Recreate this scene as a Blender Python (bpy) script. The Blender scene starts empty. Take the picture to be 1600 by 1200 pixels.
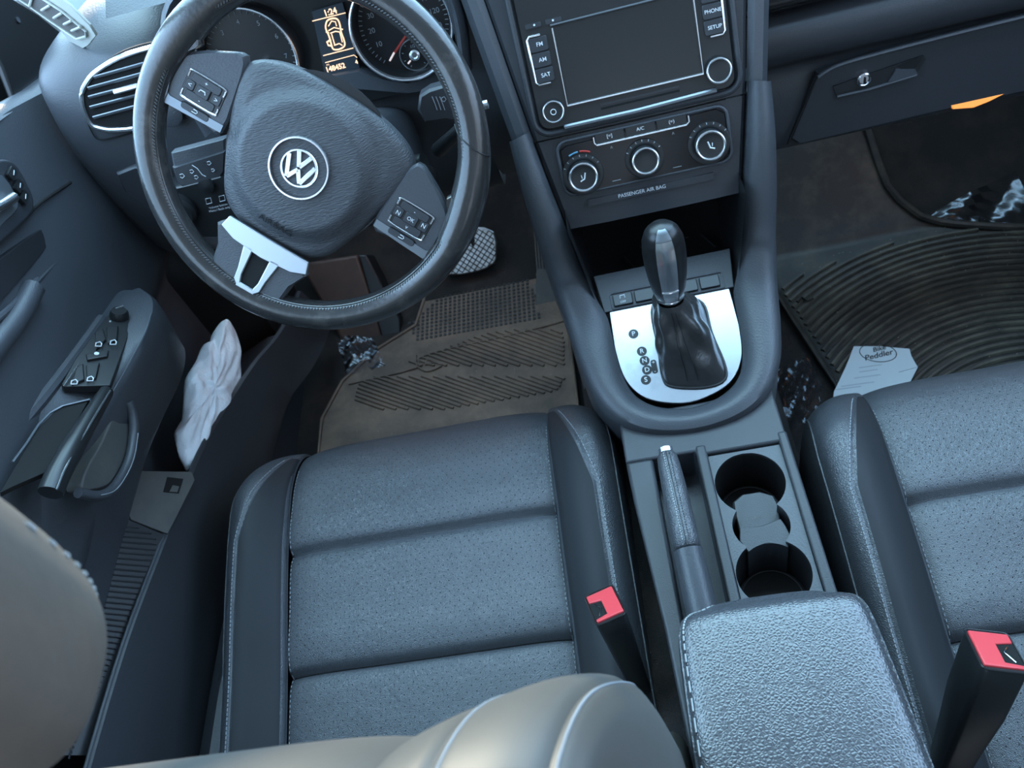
import bpy, math, random
from mathutils import Vector as V, Matrix
random.seed(7)
PI=math.pi
sc=bpy.context.scene
COL=sc.collection
def R(d): return math.radians(d)
# ------------------------------------------------------------------ camera
CP=V((-0.05352,-0.72131,1.29815)); PITCH,YAW,ROLL,FPX=0.89716,-0.23894,0.37492,1324.8186
_f=V((math.sin(YAW)*math.cos(PITCH),math.cos(YAW)*math.cos(PITCH),-math.sin(PITCH)))
_r=_f.cross(V((0,0,1))).normalized(); _d=_f.cross(_r)
_c,_s=math.cos(ROLL),math.sin(ROLL)
CR=_c*_r+_s*_d; CD=-_s*_r+_c*_d; CF=_f
cam=bpy.data.cameras.new('camera'); co=bpy.data.objects.new('camera',cam); COL.objects.link(co)
cam.sensor_width=36; cam.lens=36*FPX/1600; cam.clip_start=0.02
co.matrix_world=Matrix(((CR.x,-CD.x,-CF.x,CP.x),(CR.y,-CD.y,-CF.y,CP.y),(CR.z,-CD.z,-CF.z,CP.z),(0,0,0,1)))
cam.dof.use_dof=True; cam.dof.focus_distance=0.82; cam.dof.aperture_fstop=11
sc.camera=co
def ray(px,py): return (CR*((px-800)/FPX)+CD*((py-600)/FPX)+CF)
class Fr:
    """a local frame on a real surface: origin, right, up, outward normal"""
    def __init__(s,o,u,v):
        s.o=V(o); s.u=V(u).normalized(); s.v=V(v); s.v=(s.v-s.u*s.v.dot(s.u)).normalized(); s.n=s.u.cross(s.v)
    def p(s,u,v,n=0): return s.o+s.u*u+s.v*v+s.n*n
    def at(s,px,py,n=0):
        d=ray(px,py); o=s.o+s.n*n; q=CP+d*((o-CP).dot(s.n)/d.dot(s.n))-s.o
        return (q.dot(s.u),q.dot(s.v))
    def ats(s,l,n=0): return [s.at(a,b,n) for a,b in l]
    def rot(s,a,o=None):
        c,k=math.cos(a),math.sin(a)
        return Fr(s.o if o is None else o, s.u*c+s.v*k, s.v*c-s.u*k)
    def sub(s,u,v,n=0,a=0): return s.rot(a,s.p(u,v,n))
def at(px,py,**k):
    (a,v),=k.items(); i='xyz'.index(a); d=ray(px,py); return CP+d*((v-CP[i])/d[i])
# ------------------------------------------------------------------ materials
MATS={}
def mat(name,col,rough=.5,metal=0,bump=None,spec=.5,coat=0,emit=None,estr=0,trans=0,alpha=1,var=None,sheen=0):
    m=bpy.data.materials.new(name); m.use_nodes=True; nt=m.node_tree; b=nt.nodes['Principled BSDF']
    b.inputs['Base Color'].default_value=(*col,1); b.inputs['Roughness'].default_value=rough
    b.inputs['Metallic'].default_value=metal; b.inputs['Specular IOR Level'].default_value=spec
    b.inputs['Coat Weight'].default_value=coat; b.inputs['Coat Roughness'].default_value=.15
    b.inputs['Transmission Weight'].default_value=trans; b.inputs['Alpha'].default_value=alpha
    if sheen: b.inputs['Sheen Weight'].default_value=sheen
    if emit: b.inputs['Emission Color'].default_value=(*emit,1); b.inputs['Emission Strength'].default_value=estr
    tc=nt.nodes.new('ShaderNodeTexCoord')
    def tex(kind,scale,stretch=None,**k):
        t=nt.nodes.new(kind); src=tc.outputs['Object']
        if stretch:
            mp=nt.nodes.new('ShaderNodeMapping'); mp.inputs['Scale'].default_value=stretch
            nt.links.new(src,mp.inputs[0]); src=mp.outputs[0]
        nt.links.new(src,t.inputs['Vector']); t.inputs['Scale'].default_value=scale
        for a,c in k.items(): setattr(t,a,c)
        return t
    last=None
    for bm in (bump or []):
        kind,scale,strength,dist=bm[:4]; stretch=bm[4] if len(bm)>4 else None
        if kind=='noise': t=tex('ShaderNodeTexNoise',scale,stretch); t.inputs['Detail'].default_value=4; h=t.outputs['Fac']
        elif kind=='voronoi': t=tex('ShaderNodeTexVoronoi',scale,stretch); h=t.outputs['Distance']
        elif kind=='wave': t=tex('ShaderNodeTexWave',scale,stretch); h=t.outputs['Fac']
        elif kind=='grain':
            t=tex('ShaderNodeTexVoronoi',scale,stretch,feature='DISTANCE_TO_EDGE')
            mr=nt.nodes.new('ShaderNodeMapRange'); mr.inputs['From Max'].default_value=.35; nt.links.new(t.outputs['Distance'],mr.inputs['Value']); h=mr.outputs[0]
        bn=nt.nodes.new('ShaderNodeBump'); bn.inputs['Strength'].default_value=strength; bn.inputs['Distance'].default_value=dist
        nt.links.new(h,bn.inputs['Height'])
        if last: nt.links.new(last.outputs[0],bn.inputs['Normal'])
        last=bn
    if last: nt.links.new(last.outputs[0],b.inputs['Normal'])
    if var:   # worn or dirty patches: (colour, scale, low, high, stretch)
        c2,scale,lo,hi=var[:4]; st=var[4] if len(var)>4 else None
        t=tex('ShaderNodeTexNoise',scale,st); t.inputs['Detail'].default_value=6; t.inputs['Roughness'].default_value=.65
        mr=nt.nodes.new('ShaderNodeMapRange'); mr.inputs['From Min'].default_value=lo; mr.inputs['From Max'].default_value=hi
        nt.links.new(t.outputs['Fac'],mr.inputs['Value'])
        mx=nt.nodes.new('ShaderNodeMix'); mx.data_type='RGBA'; mx.inputs['A'].default_value=(*col,1); mx.inputs['B'].default_value=(*c2,1)
        nt.links.new(mr.outputs[0],mx.inputs['Factor']); nt.links.new(mx.outputs['Result'],b.inputs['Base Color'])
        m['mix']=mx.name
    MATS[name]=m; return m
LEATHER=mat('leather',(.058,.062,.070),.34,bump=[('grain',420,.5,.0006),('noise',60,.3,.002)],spec=.8)
LEATHERS=mat('leather_smooth',(.080,.075,.066),.5,bump=[('noise',40,.2,.001)],spec=.5)  # paler and warmer than the cushion leather: backrest sunlight put into the colour
LEATHERP=mat('leather_perforated',(.060,.064,.072),.36,bump=[('grain',600,.5,.0005),('noise',38,.4,.003)],spec=.8)
LEATHERB=mat('leather_pebbled',(.055,.058,.066),.27,bump=[('grain',330,.45,.0005)],spec=1.0)
VINYL=mat('smooth_vinyl',(.020,.021,.024),.55,spec=.3,bump=[('noise',900,.2,.0003)])
WHEELL=mat('worn_wheel_leather',(.028,.027,.027),.22,bump=[('noise',220,.35,.0008)],var=((.07,.065,.06),26,.55,.75),coat=.5)
SOFT=mat('soft_touch_plastic',(.055,.059,.067),.38,bump=[('noise',420,.5,.0007,(1,1,2.5))])
SOFTD=mat('grained_plastic',(.032,.034,.039),.42,bump=[('noise',700,.5,.0005)])
PAD=mat('airbag_pad_plastic',(.055,.058,.065),.38,bump=[('noise',170,.8,.0014,(1,2.2,5))])
BLACK=mat('black_plastic',(.012,.012,.013),.4,bump=[('noise',500,.2,.0004)])
HARDP=mat('hard_black_plastic',(.016,.017,.018),.33)
GLOSS=mat('gloss_black',(.008,.008,.009),.2,spec=.3)
DARKVOID=mat('matte_black_recess',(.004,.004,.004),.9)
SCREEN=mat('dark_screen_glass',(.016,.017,.017),.25)
CHROME=mat('chrome',(.75,.77,.8),.16,metal=1)
SATIN=mat('satin_silver',(.80,.83,.86),.27,metal=1)
SATIND=mat('dark_satin_trim',(.20,.22,.24),.36,metal=.7)
KNOBL=mat('gear_knob_leather',(.012,.012,.013),.34,bump=[('noise',300,.2,.0004)])
SATINF=mat('spoke_frame_satin',(.48,.50,.53),.42,metal=1)
BADGE=mat('dark_badge',(.02,.022,.025),.4)
DEBOSS=mat('dark_embossing',(.03,.031,.034),.6)
BRUSH=mat('brushed_aluminium_plate',(.50,.53,.57),.30,metal=1,bump=[('noise',240,.15,.0003,(14,1,1))],var=((.35,.37,.4),20,.55,.8))
WHITE=mat('white_print',(.7,.73,.75),.6)
GREY=mat('grey_print',(.3,.32,.34),.6)
REDP=mat('red_print',(.5,.03,.02),.6)
BLUEP=mat('blue_print',(.1,.3,.45),.6)
AMBER=mat('lit_amber_display',(.8,.5,.3),.5,emit=(1,.62,.38),estr=1.3)
DISPBG=mat('display_panel',(.035,.045,.055),.35)
NEEDLE=mat('red_needle',(.35,.03,.02),.5)
NEEDLT=mat('lit_needle_tip',(.9,.7,.65),.5,emit=(1,.75,.68),estr=.5)
BUCKRED=mat('red_buckle_plastic',(.75,.065,.075),.38,bump=[('noise',90,.2,.001)])
RUBBER=mat('dusty_rubber_mat',(.075,.054,.040),.62,bump=[('noise',300,.4,.0008)],var=((.21,.140,.095),9,.38,.72))
RUBBERP=mat('black_rubber_mat',(.020,.020,.019),.5,bump=[('noise',300,.4,.0008)],var=((.075,.066,.05),16,.45,.78))
RIBP=mat('dusty_rib_rubber',(.045,.043,.036),.5,bump=[('noise',300,.4,.0008)],var=((.12,.11,.08),22,.42,.72))
CARPET=mat('dark_carpet',(.014,.013,.013),.95,bump=[('noise',600,1,.002)],var=((.04,.03,.024),10,.45,.7))
FOOTR=mat('dusty_footrest_plastic',(.05,.03,.024),.6,var=((.10,.055,.04),8,.4,.7))
METAL=mat('pedal_metal',(.5,.5,.5),.35,metal=1,var=((.25,.2,.16),60,.5,.8))
PEDR=mat('pedal_rubber',(.015,.015,.015),.6)
BOOT=mat('boot_leather',(.035,.034,.034),.28,bump=[('noise',160,.5,.0012),('noise',30,.4,.004)])
BAG=mat('white_plastic_bag',(.93,.97,1.0),.34,bump=[('noise',45,.9,.006)],spec=.8)
PAPER=mat('receipt_paper',(.55,.60,.61),.8,bump=[('noise',12,.2,.002)])
INK=mat('printing_ink',(.03,.03,.03),.8)
LINT=mat('grey_print_faint',(.38,.42,.45),.8)
PILLAR=mat('pale_pillar_trim',(.42,.44,.40),.6,bump=[('noise',500,.3,.0004)])
THREAD=mat('grey_thread',(.26,.28,.30),.7)
RIMTH=mat('dark_rim_thread',(.11,.115,.12),.7)
THREADL=mat('pale_thread',(.34,.36,.36),.7)
SEAL=mat('sun_tinted_window_seal',(.55,.42,.16),.6)  # yellow base stands for warm sunlight on the seal
DUSTP=mat('dusty_plastic',(.075,.075,.072),.6,bump=[('noise',600,.4,.0005)],var=((.11,.105,.09),14,.45,.72))
LAMPO=mat('lit_orange_footwell_lamp',(.9,.4,.1),.4,emit=(1,.27,.04),estr=.8)
HEADF=mat('headrest_sun_tint',(.10,.083,.068),.8,bump=[('noise',26,.4,.006)],var=((.13,.10,.075),14,.4,.7))  # brown base carries the warm sunlight on the headrest
HOODP=mat('pale_car_paint',(.62,.72,.74),.25,coat=.6)
CRUMB=mat('pale_crumbs',(.55,.5,.4),.8)
def film():
    m=bpy.data.materials.new('clear_plastic_film'); m.use_nodes=True; nt=m.node_tree; nt.nodes.clear()
    o=nt.nodes.new('ShaderNodeOutputMaterial'); mx=nt.nodes.new('ShaderNodeMixShader'); t=nt.nodes.new('ShaderNodeBsdfTransparent'); g=nt.nodes.new('ShaderNodeBsdfGlossy')
    g.inputs['Roughness'].default_value=.2; g.inputs['Color'].default_value=(.35,.37,.40,1); t.inputs['Color'].default_value=(.85,.87,.9,1)
    fr=nt.nodes.new('ShaderNodeFresnel'); fr.inputs['IOR'].default_value=1.6
    n=nt.nodes.new('ShaderNodeTexNoise'); n.inputs['Scale'].default_value=9; n.inputs['Detail'].default_value=5
    tc=nt.nodes.new('ShaderNodeTexCoord'); nt.links.new(tc.outputs['Object'],n.inputs['Vector'])
    b=nt.nodes.new('ShaderNodeBump'); b.inputs['Strength'].default_value=.5; b.inputs['Distance'].default_value=.003
    nt.links.new(n.outputs['Fac'],b.inputs['Height']); nt.links.new(b.outputs[0],g.inputs['Normal']); nt.links.new(b.outputs[0],fr.inputs['Normal'])
    ad=nt.nodes.new('ShaderNodeMath'); ad.operation='ADD'; ad.inputs[1].default_value=.03; nt.links.new(fr.outputs[0],ad.inputs[0])
    nt.links.new(ad.outputs[0],mx.inputs[0]); nt.links.new(t.outputs[0],mx.inputs[1]); nt.links.new(g.outputs[0],mx.inputs[2]); nt.links.new(mx.outputs[0],o.inputs[0])
    return m
FILM=film()
def glass(name,tint,refl=.05):
    m=bpy.data.materials.new(name); m.use_nodes=True; nt=m.node_tree; nt.nodes.clear()
    o=nt.nodes.new('ShaderNodeOutputMaterial'); mx=nt.nodes.new('ShaderNodeMixShader'); t=nt.nodes.new('ShaderNodeBsdfTransparent'); g=nt.nodes.new('ShaderNodeBsdfGlossy')
    g.inputs['Roughness'].default_value=.03; t.inputs['Color'].default_value=(*tint,1); mx.inputs[0].default_value=refl
    nt.links.new(t.outputs[0],mx.inputs[1]); nt.links.new(g.outputs[0],mx.inputs[2]); nt.links.new(mx.outputs[0],o.inputs[0]); return m
GLASS=glass('window_glass',(.86,.93,.92))
# ------------------------------------------------------------------ object helpers
def empty(name,loc,label,cat,group=None):
    o=bpy.data.objects.new(name,None); COL.objects.link(o); o.location=loc; o.empty_display_size=.05
    o['label']=label; o['category']=cat
    if group: o['group']=group
    return o
def setparent(o,p):
    o.parent=p
    if p is not None:
        q=p; m=Matrix()
        chain=[]
        while q is not None: chain.append(q); q=q.parent
        root=chain[-1]
        if p is root: o.matrix_parent_inverse=Matrix.Translation(-V(root.location))
        else: o.matrix_parent_inverse=Matrix()     # the part above already stands in world space
class MB:
    def __init__(s): s.v=[]; s.f=[]
    def add(s,vs,fs):
        n=len(s.v); s.v+=[V(a) for a in vs]; s.f+=[tuple(i+n for i in f) for f in fs]; return s
    def prism(s,F,pts,n0,n1,inset=0):
        k=len(pts); A=[F.p(a,b,n0) for a,b in pts]
        cu=sum(a for a,b in pts)/k; cv=sum(b for a,b in pts)/k
        if inset:
            mid=[F.p(a,b,n1-inset*(1 if n1>n0 else -1)) for a,b in pts]
            def sh(a,b):
                d=math.hypot(a-cu,b-cv); t=max(0,1-inset/max(d,1e-6)); return F.p(cu+(a-cu)*t,cv+(b-cv)*t,n1)
            B=[sh(a,b) for a,b in pts]; L=[A,mid,B]
        else: L=[A,[F.p(a,b,n1) for a,b in pts]]
        vs=[x for l in L for x in l]; fs=[]
        for j in range(len(L)-1):
            for i in range(k): fs.append((j*k+i,j*k+(i+1)%k,(j+1)*k+(i+1)%k,(j+1)*k+i))
        fs.append(tuple(range(k))[::-1]); fs.append(tuple(range((len(L)-1)*k,len(L)*k)))
        return s.add(vs,fs)
    def box(s,F,u0,u1,v0,v1,n0,n1): return s.prism(F,[(u0,v0),(u1,v0),(u1,v1),(u0,v1)],n0,n1)
    def rbox(s,F,cu,cv,w,h,r,n0,n1,inset=0): return s.prism(F,rrect(cu,cv,w,h,r),n0,n1,inset)
    def lathe(s,F,cu,cv,prof,seg=40,su=1,sv=1):
        vs=[];fs=[];k=len(prof)
        for i in range(seg):
            a=2*PI*i/seg
            for r,n in prof: vs.append(F.p(cu+r*math.cos(a)*su,cv+r*math.sin(a)*sv,n))
        for i in range(seg):
            j=(i+1)%seg
            for q in range(k-1): fs.append((i*k+q,j*k+q,j*k+q+1,i*k+q+1))
        if prof[-1][0]>1e-5: fs.append(tuple(i*k+k-1 for i in range(seg)))
        if prof[0][0]>1e-5: fs.append(tuple(i*k for i in range(seg))[::-1])
        return s.add(vs,fs)
    def ring(s,F,cu,cv,r,t,n,seg=48,tseg=8,a0=0,a1=2*PI):
        full=abs(a1-a0-2*PI)<1e-6; pts=[F.p(cu+r*math.cos(a0+(a1-a0)*i/seg),cv+r*math.sin(a0+(a1-a0)*i/seg),n) for i in range(seg+(0 if full else 1))]
        return s.tube(pts,t,tseg,closed=full)
    def tube(s,pts,r,seg=8,closed=False,cap=True,sx=1):
        pts=[V(p) for p in pts]; k=len(pts); vs=[]; fs=[]; rs=r if isinstance(r,(list,tuple)) else [r]*k
        up=None
        for i in range(k):
            if closed: t=pts[(i+1)%k]-pts[i-1]
            else: t=pts[min(i+1,k-1)]-pts[max(i-1,0)]
            t.normalize()
            if up is None:
                up=V((0,0,1)) if abs(t.z)<.9 else V((0,1,0))
            up=(up-t*up.dot(t)).normalized(); sd=t.cross(up)
            for j in range(seg):
                a=2*PI*j/seg; vs.append(pts[i]+(sd*math.cos(a)*sx+up*math.sin(a))*rs[i])
        for i in range(k if closed else k-1):
            n=(i+1)%k
            for j in range(seg): fs.append((i*seg+j,i*seg+(j+1)%seg,n*seg+(j+1)%seg,n*seg+j))
        if not closed and cap: fs.append(tuple(range(seg))[::-1]); fs.append(tuple(range((k-1)*seg,k*seg)))
        return s.add(vs,fs)
    def loft(s,rows,closed_row=False,caps=False):
        k=len(rows[0]); vs=[p for r in rows for p in r]; fs=[]
        for i in range(len(rows)-1):
            for j in range(k if closed_row else k-1):
                n=(j+1)%k; fs.append((i*k+j,i*k+n,(i+1)*k+n,(i+1)*k+j))
        if caps: fs.append(tuple(range(k))[::-1]); fs.append(tuple(range((len(rows)-1)*k,len(rows)*k)))
        return s.add(vs,fs)
    def build(s,name,m,parent=None,bevel=0,sub=0,solid=0,smooth=True,ang=40,label=None,kind=None,seg=3):
        me=bpy.data.meshes.new(name); me.from_pydata([tuple(v) for v in s.v],[],s.f); me.update()
        import bmesh
        b=bmesh.new(); b.from_mesh(me); bmesh.ops.recalc_face_normals(b,faces=b.faces); b.to_mesh(me); b.free()
        me.materials.append(m)
        if smooth:
            me.polygons.foreach_set('use_smooth',[True]*len(me.polygons))
            if not sub: me.set_sharp_from_angle(angle=R(ang))
        o=bpy.data.objects.new(name,me); COL.objects.link(o)
        if solid: d=o.modifiers.new('solid','SOLIDIFY'); d.thickness=solid; d.offset=-1
        if bevel: d=o.modifiers.new('bevel','BEVEL'); d.width=bevel; d.segments=seg; d.limit_method='ANGLE'; d.angle_limit=R(35)
        if sub: d=o.modifiers.new('sub','SUBSURF'); d.levels=sub; d.render_levels=sub
        setparent(o,parent)
        if label: o['label']=label
        if kind: o['kind']=kind
        return o
def rrect(cu,cv,w,h,r,n=4):
    pts=[]
    for sx,sy,a in ((1,1,0),(-1,1,90),(-1,-1,180),(1,-1,270)):
        for i in range(n+1):
            t=R(a+90*i/n); pts.append((cu+sx*(w/2-r)+r*math.cos(t),cv+sy*(h/2-r)+r*math.sin(t)))
    return pts
def smoothpts(pts,n=6,closed=False):
    pts=[V(p) for p in pts]; k=len(pts); out=[]
    for i in range(k if closed else k-1):
        g=lambda j: pts[j%k] if closed else pts[max(0,min(k-1,j))]
        a,b,c,d=g(i-1),g(i),g(i+1),g(i+2)
        for q in range(n):
            t=q/n; out.append(.5*((2*b)+(c-a)*t+(2*a-5*b+4*c-d)*t*t+(3*b-a-3*c+d)*t**3))
    if not closed: out.append(pts[-1])
    return out
def sm2(pts,n=5,closed=True): return [(p.x,p.y) for p in smoothpts([V((a,b,0)) for a,b in pts],n,closed)]
def tag(o,label,cat,group=None,kind=None):
    if kind: o['kind']=kind
    if label: o['label']=label
    if cat: o['category']=cat
    if group: o['group']=group
    return o
def text(body,F,u,v,size,m,parent,name='lettering',n=.0006,rot=0,bold=0,sx=1,align='CENTER',shear=0):
    c=bpy.data.curves.new('t','FONT'); c.body=body; c.size=size; c.align_x=align; c.align_y='CENTER'; c.offset=bold; c.shear=shear
    t=bpy.data.objects.new('t',c); me=bpy.data.meshes.new_from_object(t); bpy.data.objects.remove(t)
    G=F.sub(u,v,n,rot)
    for w in me.vertices: w.co=G.p(w.co.x*sx,w.co.y,0)
    me.name=name; me.materials.clear(); me.materials.append(m)
    o=bpy.data.objects.new(name,me); COL.objects.link(o); setparent(o,parent); return o
def struct(o): o['kind']='structure'; return o
def lerp(a,b,t): return a+(b-a)*t
def interp(tab,x):
    if x<=tab[0][0]: return tab[0][1]
    for (a,b),(c,d) in zip(tab,tab[1:]):
        if x<=c: return b+(d-b)*(x-a)/(c-a)
    return tab[-1][1]
def sinterp(tab,x):
    """smooth (catmull) interpolation through a table of tuples keyed by first value"""
    k=len(tab)
    for i in range(k-1):
        if x<=tab[i+1][0] or i==k-2:
            t=max(0,min(1,(x-tab[i][0])/(tab[i+1][0]-tab[i][0]))); g=lambda j: tab[max(0,min(k-1,j))][1:]
            a,b,c,d=g(i-1),g(i),g(i+1),g(i+2)
            return tuple(.5*(2*q+(r-p)*t+(2*p-5*q+4*r-s_)*t*t+(3*q-p-3*r+s_)*t**3) for p,q,r,s_ in zip(a,b,c,d))
# frames
FS=Fr((0,.084,.638),(1,0,0),(0,.453,.891))                 # centre stack face
FC=Fr((0,0,.476),(1,0,0),(0,.951,.31))                     # gear plate
WT=0.58
FW0=Fr((-.338,0,.804),(1,0,0),(0,math.sin(WT),math.cos(WT)))
FW=FW0.rot(R(-44))
FH=FW.sub(0,-.006,-.004)                                          # wheel turned clockwise
FG=Fr((0,.17,.6),(1,0,0),(0,.12,.99))                       # glove box face
# ================================================================== SEATS
def path_sampler(tab,n=24):
    pts=smoothpts([V((0,a,b)) for a,b in tab],n); L=[0]
    for a,b in zip(pts,pts[1:]): L.append(L[-1]+(b-a).length)
    tot=L[-1]
    def f(s):
        s=max(0,min(tot-1e-6,s))
        lo,hi=0,len(L)-1
        while hi-lo>1:
            m=(lo+hi)//2
            if L[m]<=s: lo=m
            else: hi=m
        t=(s-L[lo])/(L[hi]-L[lo]); p=pts[lo].lerp(pts[hi],t); d=(pts[hi]-pts[lo]).normalized()
        return p,V((0,-d.z,d.y)) if True else None
    return f,tot
CPROF=[(-.055,.20),(-.030,.24),(-.018,.29),(-.026,.335),(-.058,.365),(-.11,.379),(-.17,.375),(-.235,.364),(-.30,.350),(-.357,.336),(-.43,.322),(-.50,.31),(-.56,.30)]
cf,CT=path_sampler(CPROF)
def s_of_y(y):
    s=CT
    while s>0:
        p,_=cf(s)
        if p.y>=y: return s
        s-=.002
    return 0
SEAM1,SEAM2=s_of_y(-.205),s_of_y(-.357)
SFRONT=s_of_y(-.058)
BOL=[(0,.180,-.006),(.06,.183,.004),(.16,.193,.012),(.32,.208,.022),(.48,.226,.029),(.62,.243,.026),(.74,.257,.012),(.84,.265,-.012),(.92,.268,-.06),(1,.266,-.13)]
def stitchX(s):   # lateral parameter of the stitched seam down the bolster
    q=s-SFRONT
    return lerp(.04,.56,min(1,max(0,(q+.02)/.16))**.6)+.02*min(1,max(0,q)/.5)
def bolster_pt(xc,dy,side,w,s):
    p,n=cf(s); X,dz=sinterp(BOL,w)
    q=s-SFRONT; k=min(1,max(0,(q+.06)/.16)); k=k*k*(3-2*k)
    up=dz if dz<0 else dz*lerp(.25,1,k)
    X=.18+(X-.18)*lerp(.90,1,k)
    fr=max(0,1-max(0,s-.05)/.22)
    ysh=-(.012+.085*(max(0,X-.18)/.088)**2.4)*fr
    g=abs(w-stitchX(s)); 
    gr=-.0022*math.exp(-(g/.016)**2) if q>-.01 else 0
    z=p.z+up+gr
    return V((xc+side*X,p.y+dy+ysh,max(z,.17)))
def insert_pt(xc,dy,X,s):
    p,n=cf(s); a=abs(X)/.180
    z=p.z-.010*a**8-.003*(1-a*a)
    for sm,d in ((SEAM1,.011),(SEAM2,.012)):
        g=s-sm
        z-=d*(math.exp(-g/.010) if g>=0 else math.exp(g/.0035)) + (.004*math.exp(-((g+.03)/.03)**2) if g<0 else 0)*-1
    ysh=-.012*a**4*max(0,1-s/.3)
    return V((xc+X,p.y+dy+ysh,max(z,.17)))
BPROF=[(-.47,.33),(-.500,.40),(-.522,.50),(-.538,.60),(-.553,.70),(-.570,.80),(-.596,.90),(-.622,.95),(-.655,.975),(-.69,.97),(-.72,.94)]
bf,BT=path_sampler(BPROF)
BBOL=[(0,.185,-.006),(.08,.189,.002),(.2,.204,.010),(.35,.228,.019),(.5,.252,.024),(.64,.270,.020),(.76,.282,.008),(.86,.290,-.018),(1,.291,-.10)]
def back_pt(xc,dy,side,w,s,insert=False,X=0):
    p,n=bf(s); q=s/BT
    top=max(0,(q-.62)/.38); nar=1-.14*top**1.6
    n=-n if n.y<0 else n
    if insert:
        a=abs(X)/.185; off=-.008*a**8-.012*(1-a*a)*0+.004
        for sm in (.30,.52): off-=.008*math.exp(-abs(s-sm)/.006)
        x=X*nar
    else:
        X,off=sinterp(BBOL,w); 
        if off>0: off*=(1-.9*top**1.2)*lerp(.5,1,min(1,q/.25))
        gr=abs(w-.30); gr2=abs(w-.66)
        off-=.0022*math.exp(-(gr/.02)**2)+.0022*math.exp(-(gr2/.02)**2)
        x=side*X*nar
    return V((xc+x,p.y+dy,p.z))+n*off
def grid_fn(fn,us,vs): return [[fn(u,v) for u in us] for v in vs]
def lin(a,b,n): return [a+(b-a)*i/n for i in range(n+1)]
def dashes(fn,s0,s1,step,ln,r):
    mb=MB(); s=s0
    while s<s1:
        a,b=fn(s),fn(min(s+ln,s1)); mb.tube([a,(a+b)/2+V((0,0,r*.3)),b],r,5); s+=step
    return mb
def holes(fn,us,ss,r,skip):
    """punched holes of the perforated leather, tiny dark discs lying in the surface"""
    mb=MB()
    for j,s in enumerate(ss):
        for i,u in enumerate(us):
            uu=u+(.5*(us[1]-us[0]) if j%2 else 0)
            if uu>us[-1] or skip(uu,s): continue
            p=fn(uu,s); a=fn(uu+.001,s)-p; b=fn(uu,s+.001)-p; n=a.cross(b).normalized()
            if n.z<0: n=-n
            a.normalize(); b=n.cross(a); c=p+n*.00035
            mb.add([c+a*r*math.cos(k*PI/3)+b*r*math.sin(k*PI/3) for k in range(6)],[tuple(range(6))])
    return mb
def make_seat(xc,dy,label,driver,bdy=0):
    t=empty('car_seat',(xc,dy-.3,.11),label,'seat','front seats of the car')
    ins=MB().loft(grid_fn(lambda X,s:insert_pt(xc,dy,X,s),lin(-.180,.180,72),lin(0,CT,230)))
    c=ins.build('seat_cushion',LEATHERP,t)
    for side in (-1,1):
        b=MB().loft(grid_fn(lambda w,s:bolster_pt(xc,dy,side,w,s),lin(0,1,64),lin(0,CT,170))).build('bolster',LEATHER,t)
        dashes(lambda s:bolster_pt(xc,dy,side,stitchX(s)+.035,s)+V((0,0,.0004)),SFRONT+.0,CT-.05,.0052,.0036,.00065).build('stitching',THREAD,b)
        # the smooth strip between the seam and the piping
        MB().loft([[bolster_pt(xc,dy,side,lerp(.02,max(.03,stitchX(s)-.03),k/8),s)+V((0,0,.0008)) for k in range(9)] for s in lin(SFRONT-.005,CT-.02,90)]).build('smooth_strip',VINYL,b)
        MB().tube([bolster_pt(xc,dy,side,.78,s)+V((side*.0005,0,.0008)) for s in lin(.16,CT-.05,60)],.0013,6).build('piping',LEATHER,b)
        dashes(lambda s:insert_pt(xc,dy,side*.1775,s)+V((0,0,.0012)),SFRONT+.02,CT-.06,.006,.003,.0005).build('stitching',THREAD,c)
    for sm_ in (SEAM1,SEAM2): MB().tube([insert_pt(xc,dy,X,sm_)+V((0,0,.0008)) for X in lin(-.176,.176,40)],.0014,6).build('cross_seam',DARKVOID,c)
    skip=lambda u,s: abs(s-SEAM1)<.009 or abs(s-SEAM2)<.009
    holes(lambda u,s:insert_pt(xc,dy,u,s),lin(-.166,.166,28),lin(SFRONT+.02,CT-.08,62),.00065,skip).build('perforations',DARKVOID,c,smooth=False,kind='stuff')
    # base under the cushion
    F=Fr((xc,dy,0),(1,0,0),(0,1,0))
    MB().prism(F,[(-.235,-.54),(.235,-.54),(.235,-.09),(-.235,-.09)],.13,.30).build('seat_base',SOFTD,t,bevel=.01)
    # backrest
    bk=MB().loft(grid_fn(lambda X,s:back_pt(xc,dy+bdy,1,0,s,True,X),lin(-.185,.185,40),lin(0,BT,150))).build('backrest',LEATHERS,t)
    for side in (-1,1):
        b=MB().loft(grid_fn(lambda w,s:back_pt(xc,dy+bdy,side,w,s),lin(0,1,44),lin(0,BT,110))).build('backrest_bolster',LEATHERS,t)
        for w in (.30,.66): MB().tube([back_pt(xc,dy+bdy,side,w+.03,s) for s in lin(.08,BT-.08,50)],.0007,6).build('seam',THREAD,b)
    return t
drv=make_seat(-.365,0,'black leather driver seat behind the steering wheel, backrest edge tinted pale for sunlight','d',-.013)
pas=make_seat(.395,-.062,'black perforated leather passenger seat right of the armrest, in front of the receipt','p',-.16)
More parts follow.
